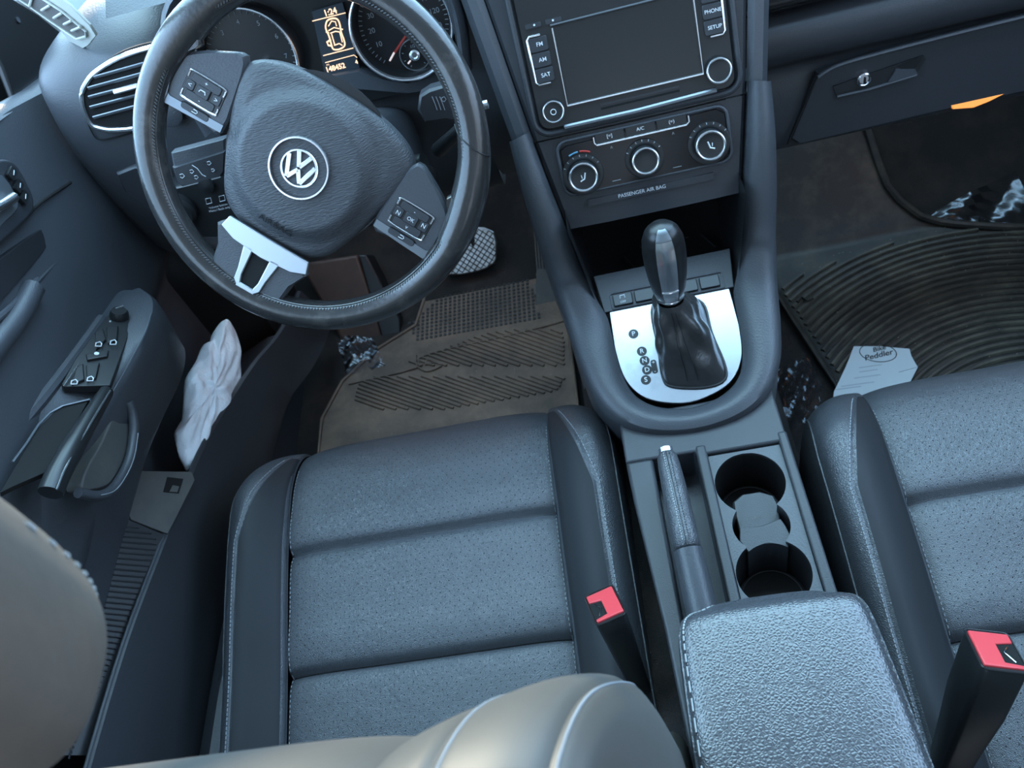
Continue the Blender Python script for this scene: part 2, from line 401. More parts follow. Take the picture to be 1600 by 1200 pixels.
# headrest of the driver seat
def sup(c,rx,ry,rz,e1=.5,e2=.6,nu=64,nv=40,fn=None):
    rows=[]
    sg=lambda x,e: math.copysign(abs(x)**e,x)
    for j in range(nv+1):
        ph=-PI/2+PI*j/nv; row=[]
        for i in range(nu):
            th=2*PI*i/nu
            p=V((rx*sg(math.cos(ph),e1)*sg(math.cos(th),e2),ry*sg(math.cos(ph),e1)*sg(math.sin(th),e2),rz*sg(math.sin(ph),e1)))
            if fn: p=fn(p)
            row.append(V(c)+p)
        rows.append(row)
    return MB().loft(rows,closed_row=True)
hm=Matrix.Rotation(R(-2),3,'X')
HC=V((-.386,-.589,1.094))
hr=sup(HC,.124,.060,.108,.55,.75,fn=lambda p:hm@(p+V((0,-.02*(p.x/.13)**2,0)))).build('headrest',HEADF,drv,label='headrest tinted brown for warm sunlight')
st=MB()
def hp_(ph,th):
    sg=lambda x,e: math.copysign(abs(x)**e,x)
    p=V((.124*sg(math.cos(ph),.55)*sg(math.cos(th),.75),.060*sg(math.cos(ph),.55)*sg(math.sin(th),.75),.108*sg(math.sin(ph),.55)))
    return HC+hm@(p+V((0,-.02*(p.x/.13)**2,0)))
for k in range(34):
    a=-1.25+2.5*k/34; th=.55
    st.tube([hp_(a,th),hp_(a+.025,th)],.0012,5)
st.build('stitching',THREADL,hr)
for dx in (-.06,.06): MB().tube([(-.365+dx,-.66,.95),(-.365+dx,-.62,1.04)],.006,10).build('headrest_post',CHROME,drv)
# side shield and height lever on the door side
SH=MB()
rows=[]
for i in range(25):
    y=lerp(-.62,-.16,i/24); h=.30-.10*max(0,(i/24-.55)/.45)**2; x=-.665
    rows.append([V((x+.03,y,h-.0)),V((x+.012,y,h+.004)),V((x,y,h-.008)),V((x-.004,y,h-.06)),V((x,y,.13))])
SH.loft(rows).build('side_shield',SOFTD,drv)
FL=Fr((-.672,-.36,.275),(0,1,0),(1,0,.5))
lv=MB().prism(FL,sm2([(-.12,-.012),(-.10,-.020),(.10,-.014),(.135,0),(.10,.012),(-.10,.016),(-.12,.010)],4),0,.018,.004).build('height_lever',SOFTD,drv)
MB().tube([FL.p(a,b,.0185) for a,b in [(-.02,-.012),(.09,-.009),(.112,0),(.09,.008),(-.02,.010)]],.0012,6,closed=True).build('lever_outline',SATIND,lv)
# ================================================================== SEAT BELT BUCKLES
def buckle(top,bot,w,d,label,tag_,twist=0,flip=1):
    top,bot=V(top),V(bot); n=(top-bot).normalized(); L=(top-bot).length
    F=Fr(bot,(1,0,0) ,n.cross(V((1,0,0))))
    u=(V((1,0,0))-n*n.x).normalized(); F=Fr(bot,u,n.cross(u)); F=F.rot(twist)
    t=empty('seat_belt_buckle',bot-n*.06,label,'buckle','front seat belt buckles')
    mb=MB(); rows=[]
    for k,(h,s) in enumerate([(0,.55),(.015,.66),(.06,.8),(.10,.95),(L-.004,1.0),(L,.94)]):
        rows.append([F.p(a*s,b*s,min(h,L)) for a,b in rrect(0,0,w,d,.006,3)])
    mb.loft(rows,closed_row=True,caps=True).build('housing',HARDP,t)
    h=.002
    # red release button, an L around the slot for the tongue
    pts=[(-.44*w,-.42*d),(.44*w,-.42*d),(.44*w,.42*d),(-.44*w,.42*d),(-.44*w,.20*d),(-.05*w,.14*d),(-.05*w,-.30*d),(-.44*w,-.34*d)]
    pts=[(a*flip,b) for a,b in pts]
    MB().prism(F,pts if flip>0 else pts[::-1],L-.002,L+.0022).build('release_button',BUCKRED,t,bevel=.0012,label='red release button')
    sl=[(-.44*w*flip,-.33*d),(-.05*w*flip,-.30*d),(-.05*w*flip,.14*d),(-.44*w*flip,.2*d)]
    s=MB().prism(F,sl,L-.001,L+.0006).build('tongue_slot',DARKVOID,t)
    MB().tube([F.p(-.30*w*flip,-.26*d,L+.0008),F.p(-.14*w*flip,-.05*d,L+.0015),F.p(-.30*w*flip,.12*d,L+.0008)],.0007,6).build('latch_spring',CHROME,s)
    MB().tube([F.p(a,b,L) for a,b in rrect(0,0,w*.97,d*.97,.005,3)],.0010,6,closed=True).build('rim',HARDP,t)
    MB().tube([bot+n*.01,bot-n*.03,bot-n*.06+V((.004,-.01,-.01)),bot-n*.09+V((.01,-.03,-.03))],.008,8,sx=.6).build('stalk',HARDP,t)
buckle((-.133,-.370,.442),(-.116,-.425,.335),.034,.053,'black seat belt buckle with red button beside the driver seat','b',twist=R(14))
buckle((.209,-.478,.475),(.165,-.545,.335),.040,.050,'black seat belt buckle with red button beside the passenger seat, right of the armrest','b',twist=R(-4),flip=-1)
# ================================================================== STEERING WHEEL
wh=empty('steering_wheel',FW.o-FW.n*.06,'worn black leather steering wheel turned clockwise, scuffed rim','steering wheel')
rim=MB(); pts=[];rr=[]
N=128; rows=[]
for i in range(N):
    a=2*PI*i/N; C_=FW.p(.1685*math.cos(a),.1685*math.sin(a),0); rd=(FW.u*math.cos(a)+FW.v*math.sin(a)); row=[]
    d=math.degrees(a)%360; k=0
    for c in (15,165): k=max(k,math.exp(-((d-c)/16)**2))
    for j in range(18):
        b=2*PI*j/18; rx=.0160+.0025*k; row.append(C_+rd*(rx*math.cos(b)-.002*k)+FW.n*(.0165*math.sin(b)))
    rows.append(row)
rows.append(rows[0]); rim_o=MB().loft(rows,closed_row=True).build('rim',WHEELL,wh,label='worn leather rim with pale scuffs')
sm=MB()   # laced seam on the inner side of the rim
for i in range(0,300):
    a=2*PI*i/300; b=R(128)
    def rp(a,b,e=0): 
        rd=FW.u*math.cos(a)+FW.v*math.sin(a); return FW.p(.1685*math.cos(a),.1685*math.sin(a),0)+rd*((.0163+e)*math.cos(b))+FW.n*((.0168+e)*math.sin(b))
    sm.tube([rp(a,b-.05),rp(a+.012,b+.09)],.0006,5)
sm.build('rim_stitching',RIMTH,rim_o)
MB().tube([rp(a,R(140),-.0002) for a in [2*PI*i/120 for i in range(120)]],.0011,6,closed=True).build('rim_seam',WHEELL,rim_o)
# the split in the leather, right of the wheel, and the crack at the bottom
cr=FW0.ats([(705,197),(718,214),(740,232),(768,247)])
def on_rim(px,py):
    u,v=FW.at(px,py,.014); a=math.atan2(v,u); r=math.hypot(u,v)-.1685; b=math.acos(max(-1,min(1,r/.0163))); return rp(a,b,.0003)
MB().tube(smoothpts([on_rim(*p) for p in [(706,196),(716,211),(734,228),(752,240),(763,245)]],4),.0007,6).build('leather_tear',BLACK,rim_o)
# hub back
MB().lathe(FH,0,0,[(.0,-.045),(.07,-.042),(.085,-.02),(.088,0),(.0,.002)],48).build('hub',BLACK,wh)
# airbag cover: domed, wide at the top and narrowing downwards
half=[(0,.093),(.03,.0925),(.06,.088),(.085,.079),(.100,.066),(.103,.050),(.099,.025),(.090,-.005),(.079,-.040),(.066,-.070),(.048,-.086),(.025,-.093),(0,-.094)]
full=half+[(-a,b) for a,b in half[-2:0:-1]]
padp=sm2(full,4)
rows=[]
padp=[(a*.95,b*.945-.010) for a,b in padp]
def sstep(t): t=max(0,min(1,t)); return t*t*(3-2*t)
def ph_(u,v,s):
    edge=interp([(0,.0),(.80,.0),(.90,-.002),(.955,-.0045),(.985,-.0075),(1,-.012)],s)
    r=math.hypot(u,v+.006); return .0155+edge+.010*sstep((.080-r)/.020)-.004*(r/.1)**2
for s in [1.0]+[1-.02*q for q in range(0,49)]+[.01]:
    first=(len(rows)==0)
    rows.append([FH.p(a*s,b*s,-.014 if first else ph_(a*s,b*s,s)) for a,b in padp])
for s,h in [] and [(1.0,-.012),(1.0,.006),(.985,.0105),(.955,.0135),(.90,.0165),(.8,.0195),(.65,.0225),(.5,.0245),(.42,.025),(.3,.0255),(.15,.026),(.02,.026)]:
    rows.append([FH.p(a*s,b*s,h) for a,b in padp])
MB().loft(rows,closed_row=True,caps=True).build('airbag_cover',PAD,wh)
ab=text('AIRBAG',FH,.003,-.072,.0100,DARKVOID,wh,n=0,bold=.0001,sx=1.1)
for w_ in ab.data.vertices:      # lay the letters on the curved cover
    q_=w_.co-FH.o; u_,v_=q_.dot(FH.u),q_.dot(FH.v); an_=math.atan2(v_,u_)
    bd=min(padp,key=lambda p: abs((math.atan2(p[1],p[0])-an_+PI)%(2*PI)-PI)); s_=math.hypot(u_,v_)/math.hypot(*bd)
    w_.co=FH.p(u_,v_,ph_(u_,v_,s_)+.0018)
# roundel
eu,ev=-.0045,.0075  # slightly off centre as seen; sits on the pad
E0=FH.sub(0,-.006,.0262)
em=MB().lathe(E0,0,0,[(.0318,-.006),(.0318,.001),(.0308,.0028),(.0292,.0028),(.0285,.001),(.0285,-.004)],64).build('emblem',CHROME,wh)
MB().lathe(E0,0,0,[(.0286,-.001),(.020,-.0028),(0,-.0028)],48).build('emblem_dish',SOFTD,em)
MB().lathe(E0,0,0,[(.0195,-.003),(.0195,.0005),(.0187,.0014),(.0172,.0014),(.0165,.0005),(.0165,-.003)],64).build('emblem_ring',CHROME,em)
def bar(F,a,b,w,n0,n1):
    a,b=V((*a,0)),V((*b,0)); d=(b-a).normalized(); q=V((-d.y,d.x,0))*w/2
    return [((a+q).x,(a+q).y),((a-q).x,(a-q).y),((b-q).x,(b-q).y),((b+q).x,(b+q).y)]
lm=MB()
for pl_ in ([(-.0068,.0155),(-.0002,.0012),(.0002,.0012),(.0068,.0155)],[(-.0145,.0085),(-.0072,-.0135),(.0,-.0012),(.0072,-.0135),(.0145,.0085)]):
    for a,b in zip(pl_,pl_[1:]):
        if abs(a[0]-b[0])<.001: continue
        lm.prism(E0,bar(E0,a,b,.0044,0,0),-.003,.0016)
lm.build('emblem_letters',CHROME,em,bevel=.0004)
# spokes
def spoke(sign):
    pts=[(.088,-.022),(.110,-.024),(.140,-.025),(.1525,-.018),(.1545,.004),(.152,.026),(.140,.038),(.120,.050),(.098,.058),(.090,.03)]
    pts=[(a*sign,b) for a,b in pts]
    if sign<0: pts=pts[::-1]
    s=MB().prism(FH,sm2(pts,3),-.006,.0085,.003).build('spoke',SOFT,wh,label='silver-black side spoke with buttons')
    # pale satin lower edge
    e=[(.089,-.0215),(.150,-.0245),(.1535,-.012),(.148,-.0155),(.089,-.0135)]
    e=[(a*sign,b) for a,b in e]; e=e if sign>0 else e[::-1]
    MB().prism(FH,e,.007,.0096).build('spoke_trim',SATIND,s)
    cu,cv=.1195*sign,.005
    for (w,h,r,n0,n1,m,nm) in ((.043,.030,.006,.007,.0092,HARDP,'button_pad'),):
        bp=MB().rbox(FH,cu,cv,w,h,r,n0,n1,.0008).build(nm,m,s)
    # silver brackets above and below
    for q in (1,-1):
        L_=[(cu-.0195,cv+q*.0065),(cu-.0195,cv+q*.0112),(cu-.0165,cv+q*.0142),(cu+.0165,cv+q*.0142),(cu+.0195,cv+q*.0112),(cu+.0195,cv+q*.0065)]
        MB().tube([FH.p(a,b,.0094) for a,b in sm2(L_,4,False)],.0011,6).build('silver_bracket',SATIN,bp)
        MB().rbox(FH,cu,cv+q*.0090,.032,.0080,.002,.008,.0104,.0008).build('rocker_button',SOFTD,bp)
    for q in (1,-1):
        MB().rbox(FH,cu+q*.0145,cv,.010,.010,.002,.008,.0104,.0008).build('arrow_button',SOFTD,bp)
    MB().rbox(FH,cu,cv,.0145,.0105,.0015,.008,.0115,.0008).build('centre_button',SOFTD,bp)
    if sign<0:
        text('<',FH,cu-.0145,cv,.007,WHITE,bp,n=.0108); text('>',FH,cu+.0145,cv,.007,WHITE,bp,n=.0108)
        text('+',FH,cu,cv+.0090,.006,WHITE,bp,n=.0108); text('-',FH,cu,cv-.0090,.006,WHITE,bp,n=.0108)
        # handset symbol
        MB().tube([FH.p(cu+a,cv+b,.0118) for a,b in ((-.0035,-.001),(-.0025,.0015),(.0025,.0015),(.0035,-.001))],.0006,5).build('phone_symbol',WHITE,bp)
    else:
        text('-',FH,cu,cv+.0090,.006,WHITE,bp,n=.0108); text('v',FH,cu,cv-.0090,.006,WHITE,bp,n=.0108)
        text('OK',FH,cu,cv,.0055,WHITE,bp,n=.0118); text('N',FH,cu-.0145,cv-.001,.0065,WHITE,bp,n=.0108); text('N',FH,cu+.0145,cv+.001,.0065,WHITE,bp,n=.0108)
    lb=MB().rbox(FH,cu+sign*.0,cv-.0215,.031,.0066,.003,.008,.0102,.0008).build('lower_button',SOFTD,s)
    MB().tube([FH.p(a,b,.0088) for a,b in rrect(cu,cv-.0215,.0325,.0080,.0038)],.0005,5,closed=True).build('button_outline',BLACK,lb)
    MB().tube([FH.p(cu+a,cv-.0215+b,.0105) for a,b in ((-.003,-.001),(.002,-.001),(.003,.0005),(.002,.002),(-.002,.002))],.0004,5).build('return_symbol',WHITE,lb)
    # gloss between spoke and rim
    f=[(.154,-.034),(.166,-.018),(.168,.0),(.168,.020),(.164,.036),(.154,.054),(.140,.045),(.150,.030),(.1535,.004),(.150,-.018)]
    f=[(a*sign,b) for a,b in f]; f=f if sign>0 else f[::-1]
    MB().prism(FH,sm2(f,3),.0,.011,.003).build('leather_web',WHEELL,s)
spoke(1); spoke(-1)
FB_=FH.sub(.003,-.010,.009)
# bottom spoke: grained body, silver U frame with an open window
bs=MB().prism(FB_,sm2([(-.050,-.088),(-.047,-.115),(-.043,-.140),(-.037,-.156),(-.030,-.164),(.030,-.164),(.036,-.156),(.038,-.140),(.041,-.115),(.044,-.090)],3),-.008,.006,.003).build('bottom_spoke',SOFT,wh,label='bottom spoke with a silver frame')
fr=MB()
fr.prism(FB_,[(-.0465,-.080),(.0465,-.080),(.0505,-.0935),(.034,-.1005),(.0,-.1035),(-.034,-.1005),(-.0505,-.0935)],.004,.0092)
for q in (1,-1):
    P_=[(q*.010,-.098),(q*.0215,-.098),(q*.0165,-.125),(q*.0155,-.138),(q*.010,-.144),(q*.007,-.139),(q*.0095,-.13)]
    fr.prism(FB_,P_ if q>0 else P_[::-1],.004,.0092)
fr.box(FB_,-.011,.011,-.1445,-.1385,.004,.0092)
fr.build('spoke_frame',SATINF,bs,bevel=.0012)
MB().rbox(FB_,0,-.121,.021,.036,.003,.0055,.0066).build('spoke_window',DARKVOID,bs)
for i,c_ in enumerate([0]):
    pass
# ================================================================== STEERING COLUMN
FCOL=Fr(FW0.o-FW0.n*.10-FW0.v*.018,(1,0,0),FW0.v)
sco=empty('steering_column',(-.3487,.12,.62),'black steering column shroud behind the wheel with two control stalks','steering column')
rows=[]
for n_,s in ((-.16,.95),(-.08,1.0),(.0,1.0),(.045,.93),(.055,.8)):
    rows.append([FCOL.p(a*s,b*s,n_) for a,b in sm2([(-.062,.03),(-.045,.048),(0,.055),(.045,.048),(.062,.03),(.066,-.02),(.05,-.065),(0,-.078),(-.05,-.065),(-.066,-.02)],4)])
MB().loft(rows,closed_row=True,caps=True).build('shroud',SOFTD,sco)
# left stalk: block with symbols, pale top edge
FST=Fr((-.3487,.055,.735),(1,0,0),(0,.30,.95))
def block(F,pts,n0,n1,name,m,par,**k): return MB().prism(F,pts,n0,n1,.003).build(name,m,par,**k)
a_=FST.ats([(268,262),(352,236),(352,268),(347,276),(284,293),(277,288)])
ls=block(FST,a_[::-1] ,-.014,.0,'turn_signal_stalk',SOFTD,sco)
b_=FST.ats([(264,242),(350,219),(352,238),(268,263)])
block(FST,b_[::-1],-.020,-.004,'stalk_top',SOFT,ls)
def sympx(F,px,py,body,size,m,par,n,rot=0,nm='symbol'):
    u,v=F.at(px,py,n); text(body,F,u,v,size,m,par,name=nm,n=n,rot=rot)
def symtube(F,pxs,r,m,par,n,nm='symbol'):
    MB().tube([F.p(*F.at(a,b,n),n) for a,b in pxs],r,5).build(nm,m,par)
for cx,cy,s in ((285,275,7),(300,268,6),(307,277,6),(327,255,6),(333,266,5)):
    symtube(FST,[(cx-s*.6,cy-s*.3),(cx,cy-s*.5),(cx+s*.5,cy),(cx,cy+s*.5),(cx-s*.5,cy+s*.2)],.0004,WHITE,ls,.0008)
symtube(FST,[(300,258),(308,263),(316,273),(322,276)],.0005,WHITE,ls,.0008)
MB().tube([FST.p(-.13,.0,-.010),FST.p(-.04,-.01,-.03)],.011,12).build('stalk_arm',HARDP,ls)
# right stalk
FSR=Fr((-.3487,.07,.72),(1,0,0),(0,.30,.95))
a_=FSR.ats([(655,150),(670,140),(700,132),(716,150),(716,190),(700,188),(664,192),(652,172)])
rs=block(FSR,a_[::-1],-.022,.0,'wiper_stalk',SOFTD,sco)
for dx in (0,6,12):
    symtube(FSR,[(675+dx,151),(678+dx,158),(681+dx,166),(683+dx,172)],.0004,GREY,rs,.0008)
symtube(FSR,[(690,153),(694,151),(697,155),(694,159),(690,157),(690,153)],.0004,GREY,rs,.0008)
MB().tube([FSR.p(.10,-.01,-.012),FSR.p(.03,-.02,-.03)],.011,12).build('stalk_arm',HARDP,rs)
tip=at(758,164,y=.03)
MB().tube([FSR.p(.12,.0,-.012),tip],[.009,.0045],12).build('stalk_tip',HARDP,rs)
MB().tube([tip+V((-.003,0,0)),tip+V((.003,0,0))],.0048,12).build('stalk_cap',SATIN,rs)
# ignition lock below
MB().lathe(Fr(at(663,292,y=.10),(1,0,0),(0,.3,.95)),0,0,[(.016,-.03),(.016,.003),(.013,.005),(.010,.002),(0,.002)],24).build('ignition_lock',CHROME,sco)
# ================================================================== DASHBOARD
dash=empty('dashboard',(0,.35,.60),'black soft-touch dashboard across the top of the photo','dashboard')
# driver side body: rounded left end, swept in x
def dprof(x,left):
    """(y,z) outline of the dash at x; left end rolls away"""
    e=max(0,min(1,(x+.722)/.065)); e=math.sqrt(max(0,1-(1-e)**2))
    pts=[(.30,.50),(.24,.52),(.215,.58),(.205,.66),(.207,.74),(.222,.795),(.250,.833),(.30,.852),(.40,.862),(.52,.862),(.64,.850)]
    cy,cz=.40,.70
    return [V((x+.45*max(0,a-.26),cy+(a-cy)*lerp(.86,1,e),cz+(b-cz)*lerp(.90,1,e))) for a,b in pts]
xs=[-.722,-.720,-.716,-.708,-.698,-.686,-.672,-.66,-.62,-.58,-.54,-.515]
rows=[smoothpts(dprof(x,1),5) for x in xs]
MB().loft(rows).build('dash_panel',SOFT,dash)
# dash above / behind the instrument cluster and to the stack
def dprof2(x):
    pts=[(.30,.50),(.24,.52),(.225,.58),(.235,.66),(.26,.70),(.29,.72)]
    return [V((x,a,b)) for a,b in pts]
MB().loft([smoothpts(dprof2(x),5) for x in (-.515,-.35,-.19)]).build('knee_panel',SOFTD,dash)
MB().loft([smoothpts([V((x,a,b)) for a,b in [(.22 if x>-.2 else .24,.882),(.30,.90),(.40,.885),(.52,.865),(.64,.85)]],4) for x in (-.58,-.35,-.21,-.19,-.10,.16)]).build('dash_top',SOFT,dash)
MB().loft([smoothpts([V((x,a,b)) for a,b in [(.30,.50),(.25,.53),(.205,.60),(.185,.68),(.20,.76),(.235,.84),(.30,.885)]],4) for x in (-.19,-.165,-.130,-.118)]).build('dash_centre_pad',SOFT,dash)
MB().loft([[V((-.19,y,z)) for y,z in ((.30,.5),(.205,.6),(.185,.68),(.2,.76),(.235,.84),(.3,.89))],[V((-.19,y,z)) for y,z in ((.34,.5),(.34,.6),(.34,.68),(.34,.76),(.34,.84),(.34,.89))]]).build('dash_cheek',SOFT,dash)
# air vent at the left end
FV=Fr((-.60,.212,.775),(1,0,0),(0,.22,.97))
vo=FV.ats([(135,130),(150,112),(185,90),(228,76),(240,78),(236,120),(230,165),(222,196),(180,203),(155,200),(142,193),(131,170),(128,148)],.004)
vo=vo[::-1]
av=MB()
vs_=sm2(vo,4)
av=MB().prism(FV,vs_,-.01,.0035,.001).build('air_vent',SOFT,dash,label='air vent with a silver surround')
MB().tube([FV.p(a,b,.0045) for a,b in vs_],.0030,8,closed=True).build('vent_surround',SATIN,av,label='silver surround')
cu=sum(a for a,b in vs_)/len(vs_); cv=sum(b for a,b in vs_)/len(vs_)
inner=[(cu+(a-cu)*.93,cv+(b-cv)*.92) for a,b in vs_]
MB().prism(FV,inner,-.008,.0042).build('vent_cavity',DARKVOID,av)
for k,(x0,y0,x1,y1) in enumerate([(147,121,226,99),(138,138,226,114),(139,152,224,130),(141,168,222,147),(146,184,220,164)]):
    A=FV.at(x0,y0,.006); B=FV.at(x1,y1,.006)
    MB().tube([FV.p(*A,.006),FV.p(*B,.006)],.0022,8,sx=.6).build('slat',SATIND,av,label='silver-edged slat')
A=FV.at(179,144,.009); B=FV.at(216,134,.009)
MB().tube([FV.p(*A,.009),FV.p(*B,.009)],[.0035,.0028],8).build('slat_tab',SATIN,av)
# groove frame round the vent panel
g_=FV.ats([(115,150),(118,125),(135,105),(165,85),(205,70),(240,62)],.002); g2=FV.ats([(128,165),(137,195),(148,216),(160,219),(185,214),(212,206)],.002)
MB().tube([FV.p(a,b,.0) for a,b in sm2(g2,5,False)],.0009,6).build('panel_groove',DARKVOID,dash)
MB().tube([FV.p(a,b,.004) for a,b in sm2(FV.ats([(150,107),(185,84),(215,72),(240,66)],.004),5,False)],.0012,6).build('panel_groove',VINYL,dash)
A=FV.at(196,200,.004); MB().rbox(FV,A[0],A[1],.016,.006,.002,.0,.0055,.001).build('vent_wheel',HARDP,av)
# silver blanking disc and switch panel seen through the wheel
FP=Fr((-.56,.155,.70),(1,0,0),(0,.12,.99))
lowp=FP.ats([(262,296),(280,292),(345,276),(372,300),(372,352),(340,372),(300,372),(262,330)])
sp=MB().prism(FP,lowp[::-1],-.03,.0,.002).build('switch_panel',HARDP,dash)
for cx,cy in ((326,314),(347,310)):
    MB().tube([FP.p(*FP.at(cx+a,cy+b,.001),.001) for a,b in ((-5,-3),(3,-5),(5,3),(-3,5))],.0005,5,closed=True).build('symbol',WHITE,sp)
text('Volume button',FP,*FP.at(341,322,.001),.0042,WHITE,sp,n=.001); text('Menu / Back only',FP,*FP.at(343,327,.001),.0042,WHITE,sp,n=.001)
MB().lathe(FP,*FP.at(276,330,.004),[(.026,-.01),(.026,.010),(.022,.014),(0,.014)],32).build('headlight_knob',HARDP,sp)
MB().lathe(FP,*FP.at(322,291,.004),[(.010,-.01),(.010,.006),(0,.008)],24).build('dimmer_wheel',HARDP,sp)
u,v=FV.at(263,178,.001); MB().lathe(Fr(at(263,178,y=.20),(1,0,0),(0,.2,.97)),0,0,[(.017,-.01),(.017,.001),(.015,.002),(0,.002)],32).build('blanking_disc',SOFT,dash)
MB().prism(Fr((-.62,.20,.67),(1,0,0),(0,.1,1)),Fr((-.62,.20,.67),(1,0,0),(0,.1,1)).ats([(183,268),(212,256),(262,262),(262,330),(232,322),(196,297)])[::-1],-.03,.006,.003).build('fuse_cover',SOFTD,dash)
# right side (passenger)
def pprof(x):
    pts=[(.46,.46),(.33,.500),(.235,.513),(.182,.525),(.170,.545),(.178,.60),(.192,.638),(.176,.655),(.170,.675),(.176,.697),(.190,.706),(.205,.708)]
    return [V((x,a,b)) for a,b in pts]
gx=lin(.145,.80,14)
MB().loft([smoothpts(pprof(x),5) for x in gx]).build('lower_dash',SOFTD,dash)
MB().loft([[V((x,a,b)) for a,b in ((.205,.708),(.26,.704),(.26,.712),(.205,.716))] for x in gx]).build('dash_gap',DARKVOID,dash)
MB().loft([smoothpts([V((x,a,b)) for a,b in [(.215,.713),(.190,.716),(.182,.735),(.184,.77),(.21,.82),(.28,.86),(.42,.88),(.6,.86)]],4) for x in gx]).build('upper_dash',SOFTD,dash)
MB().loft([smoothpts([V((x,a,b)) for a,b in [(.20,.718),(.181,.722),(.178,.733),(.186,.742)]],3) for x in gx]).build('gloss_strip',GLOSS,dash)
# glove box lid: a raised panel with handle recess
gb=MB()
go=[(.222,.032),(.300,.040),(.42,.043),(.60,.045),(.795,.045),(.795,-.055),(.42,-.058),(.20,-.060),(.190,-.050)]
glo=MB().prism(FG,[(a,b) for a,b in go][::-1],-.010,-.001,.003).build('glove_box_lid',SOFTD,dash)
hp=FG.ats([(1308,150),(1302,136),(1335,124),(1440,88),(1447,92),(1432,116),(1395,127)],.002)
MB().prism(FG,hp[::-1],-.006,.0015).build('glove_box_recess',HARDP,glo)
MB().tube([FG.p(a,b,.003) for a,b in FG.ats([(1308,151),(1360,139),(1396,128),(1432,117)],.003)],.0017,6).build('handle_lip',SOFT,glo)
MB().prism(FG,FG.ats([(1388,128),(1434,116),(1430,108),(1400,108)],.003),.0,.004).build('glove_box_handle',SOFT,glo)
MB().prism(FG,FG.ats([(1402,104),(1444,88),(1430,108),(1410,110)],.0035)[::-1],.0,.0025).build('handle_hollow',DARKVOID,glo)
lk=MB().lathe(FG,*FG.at(1350,124,.003),[(.0085,-.002),(.0085,.004),(.007,.005),(.0055,.003),(0,.003)],24).build('glove_box_lock',CHROME,glo,label='round chrome lock')
MB().box(FG.sub(*FG.at(1350,124,.0),0),-.001,.001,-.004,.004,.003,.0045).build('key_slot',DARKVOID,lk)
MB().tube([FG.p(a,b,.001) for a,b in [(.222,.030),(.205,-.01),(.186,-.055)]],.0014,6).build('lid_gap',DARKVOID,glo)
MB().tube([FG.p(a,b,.004) for a,b in sm2([(.222,.030),(.245,.039),(.30,.0425),(.42,.0455),(.60,.047),(.795,.047)],4,False)],.0022,6).build('lid_edge',SOFT,glo)
# lit footwell lamp under the glove box
fl=empty('footwell_lamp',(.43,.185,.54),'orange glowing footwell lamp under the glove box','lamp')
FLp=Fr((.43,.166,.545),(1,0,0),(0,.3,.95))
MB().prism(FLp,FLp.ats([(1480,160),(1508,158),(1530,152),(1538,140),(1568,136),(1572,144),(1545,158),(1520,168),(1488,170)])[::-1],-.01,.002,.001).build('lamp_lens',LAMPO,fl,label='glowing orange lens')
MB().prism(FLp,rrect(-.01,-.0,.10,.02,.006),-.02,-.008).build('lamp_housing',BLACK,fl)
# ================================================================== INSTRUMENT CLUSTER
FK=Fr((-.35,.235,.79),(1,0,0),(0,.30,.954))
ic=empty('instrument_cluster',(-.35,.25,.70),'instrument cluster with two round gauges and a lit display behind the wheel','instruments')
base=[(-.175,-.075),(.150,-.085),(.172,-.05),(.172,.10),(-.165,.10)]
MB().prism(FK,base,-.03,-.016).build('cluster_back',HARDP,ic)
# hood around the gauges: walls towards the driver
hood_in=[(-.155,-.055),(-.160,.0),(-.152,.055),(-.12,.09),(-.05,.105),(.05,.108),(.12,.092),(.155,.05),(.163,0),(.155,-.055)]
hi=sm2(hood_in,4,False)
rows=[[FK.p(a,b,-.02) for a,b in hi],[FK.p(a*1.02,b*1.04,.045) for a,b in hi],[FK.p(a*1.05,b*1.07,.052) for a,b in hi],[FK.p(a*1.09,b*1.12,.045) for a,b in hi],[FK.p(a*1.12,b*1.20,-.02) for a,b in hi]]
MB().loft(rows).build('hood',SOFT,ic)
# lower surround, satin grey
lsp=[(-.165,-.070),(.155,-.085),(.165,-.055),(.11,-.052),(-.11,-.050),(-.160,-.045)]
MB().prism(FK,FK.ats([(300,130),(420,142),(500,122),(560,110),(600,124),(640,130),(668,122),(700,100),(706,118),(672,140),(640,146),(560,140),(505,150),(430,160),(300,165)],.004)[::-1],-.016,.004,.002).build('lower_surround',SATIND if 0 else SOFT,ic)
def gauge(cx,cy,r,name,label):
    g=MB().lathe(FK,cx,cy,[(r+.003,-.018),(r+.003,.010),(r+.001,.0125),(r-.0025,.010),(r-.003,-.006),(r-.005,-.012),(0,-.012)],64).build(name,BLACK,ic,label=label)
    MB().ring(FK,cx,cy,r,.0019,.0125,64,8).build('gauge_bezel',SATIN,g,label='silver bezel ring')
    return g
gcx,gcy=FK.at(389,95,.004)
gl=gauge(gcx,gcy,.0610,'gauge','rev counter on the left')
u2,v2=FK.at(628,42,.006)
gr=gauge(u2,v2,.0600,'gauge','speedometer on the right')
def ticks(F,cx,cy,r0,r1,n,a0,a1,par,m,w=.0005,big=0):
    mb=MB()
    for i in range(n):
        a=R(a0+(a1-a0)*i/(n-1)); c,s=math.cos(a),math.sin(a)
        mb.tube([F.p(cx+r0*c,cy+r0*s,-.0112),F.p(cx+r1*c,cy+r1*s,-.0112)],w,4)
    mb.build('tick_marks',m,par)
ticks(FK,gcx,gcy,.050,.055,33,225,-45,gl,GREY)
for i in range(9):
    a=R(225-270*i/8); text(str(i),FK,gcx+.042*math.cos(a),gcy+.042*math.sin(a),.008,GREY,gl,n=-.011)
gcu,gcv=FK.at(418,104,-.008)
MB().lathe(FK,gcu,gcv,[(.0095,-.012),(.0095,-.004),(.008,-.003),(.006,-.004),(0,-.004)],32).build('needle_hub',SATIN,gl)
